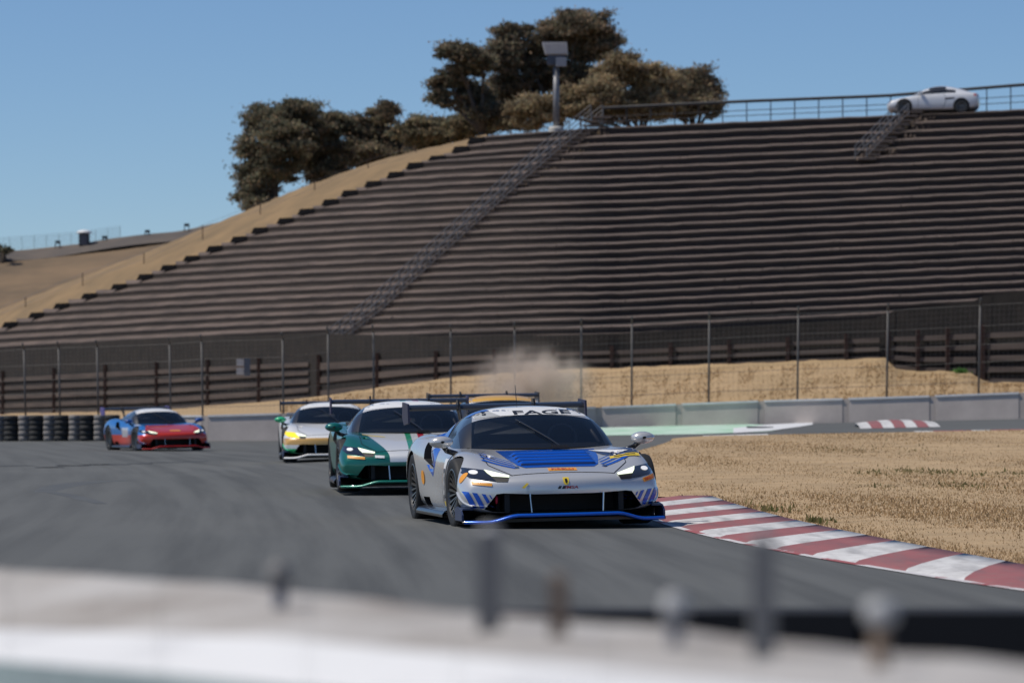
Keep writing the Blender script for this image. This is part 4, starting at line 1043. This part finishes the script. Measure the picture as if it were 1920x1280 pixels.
    for x in (-.36, .36):
        def mk(x=x):
            q = MB(); q.tube((x, .12, .345), (x - .012 * (1 if x > 0 else -1), .10, .165), .008, n=6); return q.mesh('splitter_stay', [M['chrome']])
        inst('splitter_stay', cached(('stay', x), mk), M['chrome'], root)
    for x in (-.56, .56):
        def mk2(x=x):
            q = MB(); q.box((x, .42, .255), (.05, .3, .19)); return q.mesh('duct_divider', [M['carbon']])
        inst('duct_divider', cached(('dd', x), mk2), M['void'], root)
    return root
def yawed(x, y, yaw): return (x * math.cos(yaw) - y * math.sin(yaw), x * math.sin(yaw) + y * math.cos(yaw))
def ground_at(x, y, yaw):
    dx, dy = yawed(0, 2.3, yaw); return terr(x + dx, y + dy)

# --- the leading silver and blue car
yaw = R(9.3); car = base_car('race_car', (.555, 38.0, 0.0), yaw, R(-1.25), silver, blue, silver, 'silver and blue race car number 5 leading the pack beside the kerb', True, M['stwhite'], mat('navy_endplate', (.03, .028, .06), .4))
car.location.z = ground_at(.555, 38.0, yaw) - .004
def dl(name, poly, mode, m, off=.0085, step=.04): return part(name, decal_mesh(poly, mode, off, step, name=name), m, car)
vent = part('bonnet_vent', decal_mesh(VENT, 'top', lambda x, y: .0035 + louvre(x, y), .0181, name='bonnet_vent'), blue, car)
for k in range(4):
    y0 = .55 + .145 * k + .006; ww = .37 + .02 * k / 4
    part('vent_slot_shade', decal_mesh([(-ww, y0), (ww, y0), (ww, y0 + .024), (-ww, y0 + .024)], 'top', lambda x, y: .0075 + louvre(x, y), .011, name='vent_slot_shade'), mat('vent_shade_blue', (.002, .02, .10), .4), car)  # dark strips paint the shade of the vent openings onto the louvres
for i in range(4):
    wdt = .012 + .010 * i
    for s in (-1, 1):
        a = Vector((s * .72, 1.12 - .115 * i)); b = Vector((s * .43, .74 - .085 * i)); d = (b - a).normalized(); nn = Vector((-d.y, d.x)) * wdt / 2
        dl('stripe', [tuple(a + nn), tuple(a - nn), tuple(b - nn), tuple(b + nn)], 'top', blue, .0085)
for s in (-1, 1):                       # diagonal stripes on the lower bumper
    for i, (x0, wd_) in enumerate(((.965, .05), (.885, .045), (.80, .035), (.735, .016), (.68, .012))):
        t, b_ = (.375 - .012 * i, .215 - .004 * i)
        dl('stripe', [(s * x0, t), (s * (x0 - wd_), t - .006), (s * (x0 - wd_ - .075), b_), (s * (x0 - .075), b_)], 'front', blue, .006, .03)
for s in (-1, 1):
    dl('roof_corner', [(s * .60, 2.34), (s * .40, 2.28), (s * .42, 2.44), (s * .62, 2.56)], 'top', blue, .006)
part('lettering', text_mesh('FAGE', 'front', .11, 1.114, .60, .040), M['blackink'], car)
dl('banner_field', [(-.57, 1.066), (-.33, 1.087), (-.40, 1.125), (-.42, 1.15), (-.57, 1.125)], 'front', mat('grey_vinyl', (.42, .43, .43), .4), .006)
part('lettering', text_mesh('5', 'front', -.47, 1.110, .04, .036, .009, shear=.2), M['blackink'], car)
dl('sponsor_sticker', [(-.13, .345), (.15, .345), (.15, .435), (-.13, .435)], 'top', M['orange'], .0085)
part('lettering', text_mesh('PIRELLI', 'top', .01, .39, .22, .052, .011), M['redink'], car)
dl('badge', [(-.028, .49), (.03, .49), (.03, .45), (.018, .425), (0, .418), (-.018, .425), (-.028, .45)], 'front', M['yellow'], .006, .02)
dl('badge_emblem', [(-.012, .475), (.010, .478), (.014, .455), (.004, .432), (-.008, .445)], 'front', M['blackink'], .008, .02)
part('lettering', text_mesh('IMSA', 'front', .055, .398, .13, .028, .006, shear=.3), M['redink'], car)
for i in range(2): dl('emblem_bar', [(-.085 + .04 * i, .384), (-.058 + .04 * i, .384), (-.043 + .04 * i, .412), (-.07 + .04 * i, .412)], 'front', M['blackink'], .006, .02)
dl('sponsor_sticker', [(.80, .425), (.93, .455), (.94, .505), (.79, .462)], 'front', M['orange'], .007, .03)
part('lettering', text_mesh('PIRELLI', 'front', .865, .462, .115, .026, .010, rot=.28), M['redink'], car)
dl('sponsor_sticker', [(-.88, .437), (-.70, .420), (-.70, .447), (-.88, .466)], 'front', M['orange'], .007, .03)
dl('round_sticker', ell(.58, .50, .05, .05), 'left', M['orange'], .006, .02)
dl('arrow_sticker', [(-.43, .40), (-.40, .395), (-.36, .44), (-.38, .445)], 'front', M['yellow'], .007, .03)
dl('number_panel', [(.44, 1.22), (.86, 1.10), (.86, .90), (.62, .86), (.52, .96)], 'top', M['navy'], .0085)
dl('number_panel_flash', [(.42, 1.25), (.56, 1.22), (.78, .98), (.66, .93), (.56, 1.08)], 'top', M['stwhite'], .011)
part('lettering', text_mesh('5', 'top', .70, .98, .08, .10, .013), M['stwhite'], car)
dl('sponsor_sticker', [(.56, .84), (.86, .885), (.86, .80), (.56, .755)], 'top', M['yellow'], .010)
dl('sponsor_print', [(.60, .815), (.82, .85), (.82, .83), (.60, .79)], 'top', M['blackink'], .0125)
for x in (-.42, .45): dl('bonnet_pin', ell(x, .50, .022, .03, 10), 'top', M['chrome'], .014, .02)
for sd, mi_ in (('left', True), ('right', False)):
    dl('door_number_panel', [(1.62, .28), (1.92, .28), (1.92, .57), (1.62, .57)], sd, mat('panel_grey', (.06, .065, .075), .4), .009)
    dl('door_panel_top', [(1.62, .575), (1.92, .575), (1.92, .67), (1.62, .67)], sd, M['stwhite'], .009)
    part('lettering', text_mesh('5', sd, 1.77, .42, .15, .22, .012, mirror=mi_), M['stwhite'], car)
    dl('sponsor_sticker', ell(3.05, .47, .06, .075), sd, M['orange'], .007)
    dl('sponsor_sticker', [(1.60, .20), (1.85, .20), (1.85, .25), (1.60, .25)], sd, M['yellow'], .009)
    dl('flank_panel', [(2.50, .60), (2.62, .48), (2.86, .60), (2.80, .72), (2.60, .78), (2.42, .76)], sd, blue, .006)
    dl('blue_flank', [(2.55, .84), (3.0, .86), (3.35, .91), (3.3, 1.02), (2.92, 1.08), (2.72, .98)], sd, blue, .006)
def redhook():
    q = MB(); q.lathe([(.03, -.01), (.045, 0), (.03, .01)], 14, 'X', c=(-.66, .30, .29)); return q.mesh('tow_strap', [M['redink']])
part('tow_strap', redhook(), mat('tow_red', (.6, .02, .05), .5), car)
mb = MB(); mb.tube((-.02, 2.85, 1.18), (-.025, 2.9, 1.40), .004, .003, n=5); mb.build('antenna', M['carbon'], car)

# --- the following cars
green = livery('green_white_livery', GREEN, [
    (WHITE, [(-1, .25, 0, -.30, 1), (0, 0, 1, .39), (0, -1, 0, -1.5)]), (WHITE, [(0, 0, 1, .98)]),
    ((.02, .33, .14), [(1, 0, 0, -.09), (-1, 0, 0, .015), (0, 0, 1, .52), (0, -1, 0, -4), ]), ((.60, .03, .06), [(1, 0, 0, .075), (-1, 0, 0, -.155), (0, 0, 1, .52)])], .25)
yw = R(4.5); c = base_car('race_car', (-1.22, 51.0, 0), yw, R(-.8), green, paintmat('green_lip', (.0, .17, .12), .2), paintmat('green_mirror', (.0, .13, .11), .2), 'dark green race car with white centre stripe, right behind the silver car', False, M['stwhite'], mat('purple_vinyl', (.035, .025, .07), .4))
c.location.z = max(.085, ground_at(-1.22, 51, yw))
for (poly, mode, m) in (([(-.66, 1.24), (-.36, 1.13), (-.36, 1.09), (-.66, 1.20)], 'top', M['yellow']), ([(-.88, .44), (-.66, .425), (-.66, .455), (-.88, .475)], 'front', M['orange']), ([(-.53, .445), (-.41, .438), (-.41, .468), (-.53, .475)], 'front', M['stwhite'])):
    part('sponsor_sticker', decal_mesh(poly, mode, .008, .04), m, c)
whitel = livery('white_gold_livery', WHITE, [(GOLD, [(0, 0, 1, .34), (0, 0, -1, -.475), (0, -1, 0, -1.0)]), ((.05, .42, .18), [(0, 0, 1, .17), (0, 0, -1, -.26), (1, 0, 0, .6, 1)])], .05)
yw = R(4.5); c = base_car('race_car', (-3.56, 78.8, 0), yw, R(-.8), whitel, M['stwhite'], mat('green_mirror2', (.03, .45, .2), .35, coat=.5), 'white race car with gold nose band and green mirrors behind the green car', False, M['stwhite'])
c.location.z = ground_at(-3.56, 78.8, yw)
part('yellow_film', decal_mesh(LENS_L, 'front', .012, .03), mat('yellow_film', (.85, .62, .02), .3, emit=(1, .75, .05), estr=.5), c)
yell = livery('white_yellow_livery', WHITE, [(YEL, [(0, 0, 1, 1.10)]), (YEL, [(0, 0, -1, -.5)])], .05)
yw = R(9); c = base_car('race_car', (.20, 64.6, 0), yw, R(-.8), yell, M['stwhite'], M['stwhite'], 'white race car with yellow roof almost hidden behind the silver car', False, paintmat('yellow_banner', YEL))
c.location.z = ground_at(.20, 64.6, yw) + .03
redl = livery('red_blue_livery', BLUE, [(RED, [(-1, -.28, 0, -.95, 1), (0, 0, -1, -.72)]), (RED, [(0, 0, -1, -.46)]), (WHITE, [(0, 0, 1, 1.04)]), ((.62, .66, .72), [(1, 0, 0, .80, 1), (0, 0, 1, .72), (0, -1, 0, -1.4)]), ((.5, .5, .55), [(0, 1, 0, 1.9), (0, -1, 0, -2.5), (0, 0, 1, .4), (0, 0, -1, -.66)])], .15)
yw = R(21); c = base_car('race_car', (-9.24, 109.5, 0), yw, R(-1.2), redl, paintmat('red_lip', (.42, .01, .006)), paintmat('blue_mirror', (.02, .08, .3)), 'red and blue race car alone at the left before the tyre stacks', False, M['stwhite'], mat('violet_vinyl', (.09, .07, .25), .4))
c.location.z = ground_at(-9.24, 109.5, yw)
part('sponsor_sticker', decal_mesh([(-.13, .345), (.17, .345), (.17, .45), (-.13, .45)], 'top', .008, .04), M['orange'], c)

# --- white coupe parked on the crest, nose to the left
CST = [
 (0.05, .22, .26, ((.55, .24), (.74, .28), (.80, .36), (.80, .46), (.74, .54), (.55, .58), (.3, .60), (0, .60))),
 (0.25, .18, .20, ((.62, .19), (.84, .24), (.89, .38), (.88, .54), (.80, .64), (.56, .68), (.3, .70), (0, .70))),
 (0.80, .06, .17, ((.70, .17), (.89, .22), (.93, .42), (.92, .64), (.82, .76), (.58, .77), (.3, .79), (0, .80))),
 (1.35, 0, .17, ((.72, .17), (.88, .22), (.91, .44), (.91, .68), (.84, .83), (.66, .86), (.35, .88), (0, .89))),
 (1.90, 0, .17, ((.72, .17), (.87, .22), (.90, .44), (.90, .70), (.85, .88), (.70, .92), (.35, .93), (0, .93))),
 (2.80, 0, .17, ((.72, .17), (.88, .22), (.92, .44), (.93, .72), (.87, .93), (.70, .96), (.35, .96), (0, .96))),
 (3.45, 0, .19, ((.72, .19), (.90, .24), (.94, .46), (.95, .74), (.87, .96), (.68, .98), (.35, .99), (0, .99))),
 (4.00, -.05, .24, ((.68, .24), (.86, .28), (.92, .48), (.92, .74), (.84, .95), (.62, .99), (.35, 1.0), (0, 1.0))),
 (4.30, -.14, .32, ((.60, .32), (.78, .35), (.86, .50), (.86, .72), (.80, .90), (.58, .95), (.35, .96), (0, .96))),
]
cc = []
for sx in (-1, 1):
    a, b = sorted((sx * .62, sx * 1.3))
    for ya in (.88, 3.46): cc.append(cyl_cut(a, b, ya, .33, .37))
white_paint = mat('coupe_white', (.66, .67, .70), .3, coat=.8); paint0 = white_paint
CB = carbody(CST, cc, 'coupe')
CGH = [
 [(.76, 1.42, .86), (.70, 1.36, .87), (.55, 1.28, .875), (.28, 1.22, .88), (0, 1.20, .88)],
 [(.79, 1.68, .89), (.72, 1.68, 1.0), (.58, 1.64, 1.07), (.30, 1.60, 1.09), (0, 1.58, 1.09)],
 [(.80, 1.95, .91), (.70, 1.98, 1.09), (.57, 2.0, 1.22), (.30, 2.0, 1.26), (0, 2.0, 1.265)],
 [(.81, 2.35, .93), (.69, 2.38, 1.14), (.55, 2.40, 1.29), (.29, 2.40, 1.335), (0, 2.40, 1.345)],
 [(.82, 2.75, .94), (.69, 2.75, 1.14), (.54, 2.75, 1.28), (.28, 2.75, 1.33), (0, 2.75, 1.34)],
 [(.81, 3.2, .95), (.68, 3.2, 1.09), (.52, 3.2, 1.20), (.27, 3.2, 1.245), (0, 3.2, 1.255)],
 [(.76, 3.65, .95), (.64, 3.65, 1.02), (.5, 3.65, 1.08), (.25, 3.65, 1.12), (0, 3.65, 1.125)],
 [(.66, 4.02, .92), (.58, 4.02, .96), (.45, 4.02, .985), (.25, 4.02, 1.0), (0, 4.02, 1.0)],
 [(.6, 4.2, .86), (.5, 4.2, .88), (.4, 4.2, .9), (.2, 4.2, .9), (0, 4.2, .9)],
]
CG = gh_mesh(CGH); CBV = bvh_of([CB, CG])
q = P(1750, 211, drow(1750, 0) + 1.6); cp = empty('parked_coupe', (q.x, q.y, q.z - .16), (0, R(-3.2), R(-98)))
tag(cp, 'white coupe parked on the crest of the terraces before the railing', 'car')
sh = Vector((0, -2.17, 0))
def cpart(n, me, m=None):
    if m: me.materials.clear(); me.materials.append(m)
    o = link(bpy.data.objects.new(n, me), cp); o.location = sh; return o
cpart('body', CB)
for i, n_, m_, sd in ((0, 'roof', white_paint, 0), (1, 'windscreen', M['glass'], 0), (2, 'side_window', M['glass'], -1), (2, 'side_window', M['glass'], 1), (3, 'windscreen_pillar', white_paint, -1), (3, 'windscreen_pillar', white_paint, 1)): cpart(n_, split_by_mat(CG, i, n_, sd), m_)
for sd in ('left', 'right'):
    d_ = cpart('door', decal_mesh([(1.50, .24), (2.62, .24), (2.75, .55), (2.70, .87), (1.55, .82)], sd, .005, .06, CBV), white_paint)
    cpart('shut_line', decal_mesh([(1.485, .23), (2.635, .23), (2.77, .55), (2.715, .88), (1.535, .83)], sd, .002, .06, CBV), M['blackink'])
    cpart('taillight', decal_mesh([(4.02, .80), (4.24, .78), (4.24, .86), (4.02, .89)], sd, .006, .06, CBV), M['redink'])
    cpart('side_intake', decal_mesh([(2.75, .62), (3.15, .66), (3.15, .72), (2.75, .70)], sd, .006, .06, CBV), M['void'])
for s in (-1, 1):
    cpart('headlight', decal_mesh([(s * .80, .60), (s * .58, .57), (s * .55, .50), (s * .80, .50)][:: (1 if s > 0 else -1)], 'front', .006, .06, CBV), M['lens'])
    mb = MB(); mb.box((s * .98, 1.62, .95), (.2, .12, .12)); mb.tube((s * .80, 1.62, .90), (s * .95, 1.62, .93), .025, n=6); cpart('mirror', mb.mesh('mirror', [white_paint]))
    for ya in (.88, 3.46):
        we = bpy.data.objects.new('wheel', None); link(we, cp); we.location = sh + Vector((s * .80, ya, .33)); we.rotation_euler = (0, 0, 0 if s < 0 else math.pi); we.scale = (.8, .95, .95)
        for nm, me in zip(('tyre', 'rim', 'brake_disc'), WHF): link(bpy.data.objects.new(nm, me), we)

# ------------------------------------------------------------------ dust hanging behind the cars
def dust():
    m = bpy.data.materials.new('dust'); m.use_nodes = True; n = m.node_tree.nodes; l = m.node_tree.links; n.clear()
    out = n.new('ShaderNodeOutputMaterial'); pv = n.new('ShaderNodeVolumePrincipled'); pv.inputs['Color'].default_value = (.82, .70, .60, 1)
    tc = n.new('ShaderNodeTexCoord'); ns = n.new('ShaderNodeTexNoise'); ns.inputs['Scale'].default_value = 1.5; ns.inputs['Detail'].default_value = 3
    ln = n.new('ShaderNodeVectorMath'); ln.operation = 'LENGTH'; mp = n.new('ShaderNodeMapping'); mp.inputs['Scale'].default_value = (1 / 2.2, 1 / 1.9, 1 / 1.45)
    l.new(tc.outputs['Object'], mp.inputs[0]); l.new(mp.outputs[0], ln.inputs[0]); l.new(tc.outputs['Object'], ns.inputs[0])
    a = n.new('ShaderNodeMath'); a.operation = 'SUBTRACT'; a.inputs[0].default_value = 1.0; l.new(ln.outputs['Value'], a.inputs[1])
    a2 = n.new('ShaderNodeMath'); a2.operation = 'MAXIMUM'; a2.inputs[1].default_value = 0; l.new(a.outputs[0], a2.inputs[0]); a3 = n.new('ShaderNodeMath'); a3.operation = 'POWER'; a3.inputs[1].default_value = 1.8; l.new(a2.outputs[0], a3.inputs[0])
    nr = n.new('ShaderNodeMapRange'); nr.inputs[1].default_value = .36; nr.inputs[2].default_value = .68; l.new(ns.outputs[0], nr.inputs[0])
    b = n.new('ShaderNodeMath'); b.operation = 'MULTIPLY'; l.new(a3.outputs[0], b.inputs[0]); l.new(nr.outputs[0], b.inputs[1])
    c = n.new('ShaderNodeMath'); c.operation = 'MULTIPLY'; c.use_clamp = False; c.inputs[1].default_value = 7.0; l.new(b.outputs[0], c.inputs[0])
    d = n.new('ShaderNodeMath'); d.operation = 'MAXIMUM'; d.inputs[1].default_value = 0; l.new(c.outputs[0], d.inputs[0])
    l.new(d.outputs[0], pv.inputs['Density']); l.new(pv.outputs[0], out.inputs['Volume']); return m
mb = MB(); prof = [(1.05 * 1.0 * math.sin(t) * 2.2, -1.45 * math.cos(t)) for t in np.linspace(0, math.pi, 12)]
mb.lathe(prof, 20, 'Z'); o = mb.build('dust_cloud', dust()); o.location = P(1000, 722, 120.5); tag(o, 'pale dust cloud drifting behind the race cars', 'dust', kind='stuff')

# ------------------------------------------------------------------ blurred barrier in the foreground, close to the camera
M['fgtop'] = mat('dirty_concrete', (.50, .48, .46), .9, c2=(.26, .225, .195), scale=2.2, contrast=(.38, .70), bump=.4)
M['fgwhite'] = mat('white_painted_concrete', (.76, .76, .76), .8, c2=(.52, .52, .53), scale=2.2, contrast=(.5, .75))
M['fgface'] = mat('green_grey_face', (.34, .42, .42), .8, c2=(.27, .32, .33), scale=3)
bar = empty('roadside_barrier', P(700, 1150, 6.2)); tag(bar, 'blurred pale concrete barrier across the foreground', 'barrier'); boff = Matrix.Translation(-Vector(bar.location))
def fgd(u): return interp(u, (-200, 0, 960, 1850, 2200), (7.75, 7.35, 5.71, 4.67, 4.35))
FV1 = ((-200, 0, 300, 960, 1850, 2200), (1052, 1065, 1085, 1153, 1238, 1272)); FV2 = ((-200, 0, 500, 960, 1400, 2200), (1165, 1178, 1192, 1236, 1282, 1370)); FV3 = ((-200, 0, 300, 960, 2200), (1222, 1238, 1262, 1330, 1480))
seg = np.linspace(-260, 2260, 10)
for a, b in zip(seg, seg[1:]):
    for nm, top, bot, d0, d1, m in (('concrete_block', FV1, FV2, 0, .85, M['fgtop']), ('painted_block', FV2, FV3, .86, 1.45, M['fgwhite'])):
        mb = MB(); r = [[], [], [], []]
        for u in np.linspace(a, b - 1.2, 9):
            jit = (2.5 * math.sin(u * .009) + 2 * math.sin(u * .023 + 1)) if d0 == 0 else 0
            p0 = P(u, interp(u, *top) + jit, fgd(u) - d0); p1 = P(u, interp(u, *bot), fgd(u) - d1 + 0.0)
            r[0].append(Vector((p0.x, p0.y, -.2))); r[1].append(p0); r[2].append(p1); r[3].append(Vector((p1.x, p1.y, p1.z - .06 if d0 == 0 else -.2)))
        mb.grid(r[0:2]); mb.grid(r[1:3]); mb.grid(r[2:4], m=1 if d0 else 0); o = mb.build(nm, [m, M['fgface']], bar); o.data.transform(boff)
def stub(u, v0, v1, wpx, kind, label, cols):
    d = fgd(u) - .35; s = d / FPX; b = P(u, v1, d); h = (v1 - v0) * s; r = wpx * s / 2; root = empty(kind, b); tag(root, label, 'post', 'blurred posts on the foreground barrier')
    if kind == 'capped_post':
        mb = MB(); mb.tube((0, 0, -.05), (0, 0, h * .72), r * .55, n=12); mb.build('shaft', cols[0], root, True)
        mb = MB(); mb.lathe([(0, h), (r * .6, h * .985), (r * .95, h * .9), (r, h * .78), (r * .9, h * .68), (0, h * .66)], 18, 'Z'); mb.build('cap', cols[1], root, True)
    else:
        mb = MB(); mb.hexa([(-r, -r, -.05), (r, -r, -.05), (r, r, -.05), (-r, r, -.05), (-r * .9, -r * .9, h * .96), (r * .9, -r * .9, h * .96), (r * .9, r * .9, h * .96), (-r * .9, r * .9, h * .96)]); mb.build('shaft', cols[0], root)
        mb = MB(); mb.lathe([(0, h), (r * .5, h), (r * .8, h * .96), (r * .8, h * .94)], 10, 'Z'); mb.build('cap', cols[1], root)
PG = mat('post_grey', (.175, .17, .165), .6); PB = mat('post_bluegrey', (.10, .11, .14), .6); PC = mat('cap_grey', (.40, .40, .40), .6); PW = mat('post_brown', (.20, .145, .105), .8)
stub(525, 1050, 1188, 50, 'capped_post', 'leftmost blurred capped post on the foreground barrier', (PB, PG))
stub(918, 985, 1228, 50, 'square_post', 'taller blurred grey post below the silver race car', (PG, PC))
stub(1047, 1075, 1195, 36, 'wooden_stake', 'short blurred brown stake on the foreground barrier', (PW, PW))
stub(1265, 1108, 1265, 52, 'capped_post', 'blurred capped post between the brown stake and right tall post', (PB, PC))
stub(1430, 1000, 1215, 46, 'square_post', 'taller blurred grey post below the striped kerb', (PG, PC))
stub(1650, 1122, 1262, 66, 'capped_post', 'rightmost blurred post with broad pale cap', (PW, PC))
rb = empty('rubber_barrier', (1.2, 10.2, 0)); tag(rb, 'low black rubber barrier beyond the foreground wall at the right', 'barrier')
xs = np.linspace(-1.25, 3.9, 12)
for a, b in zip(xs, xs[1:]):
    mb = MB(); z = .625; mb.hexa([(a, -.15, 0), (b - .01, -.15, 0), (b - .01, .25, 0), (a, .25, 0), (a, -.1, z), (b - .01, -.1, z), (b - .01, .2, z), (a, .2, z)]); mb.build('rubber_block', mat('black_rubber', (.008, .008, .010), .9), rb)
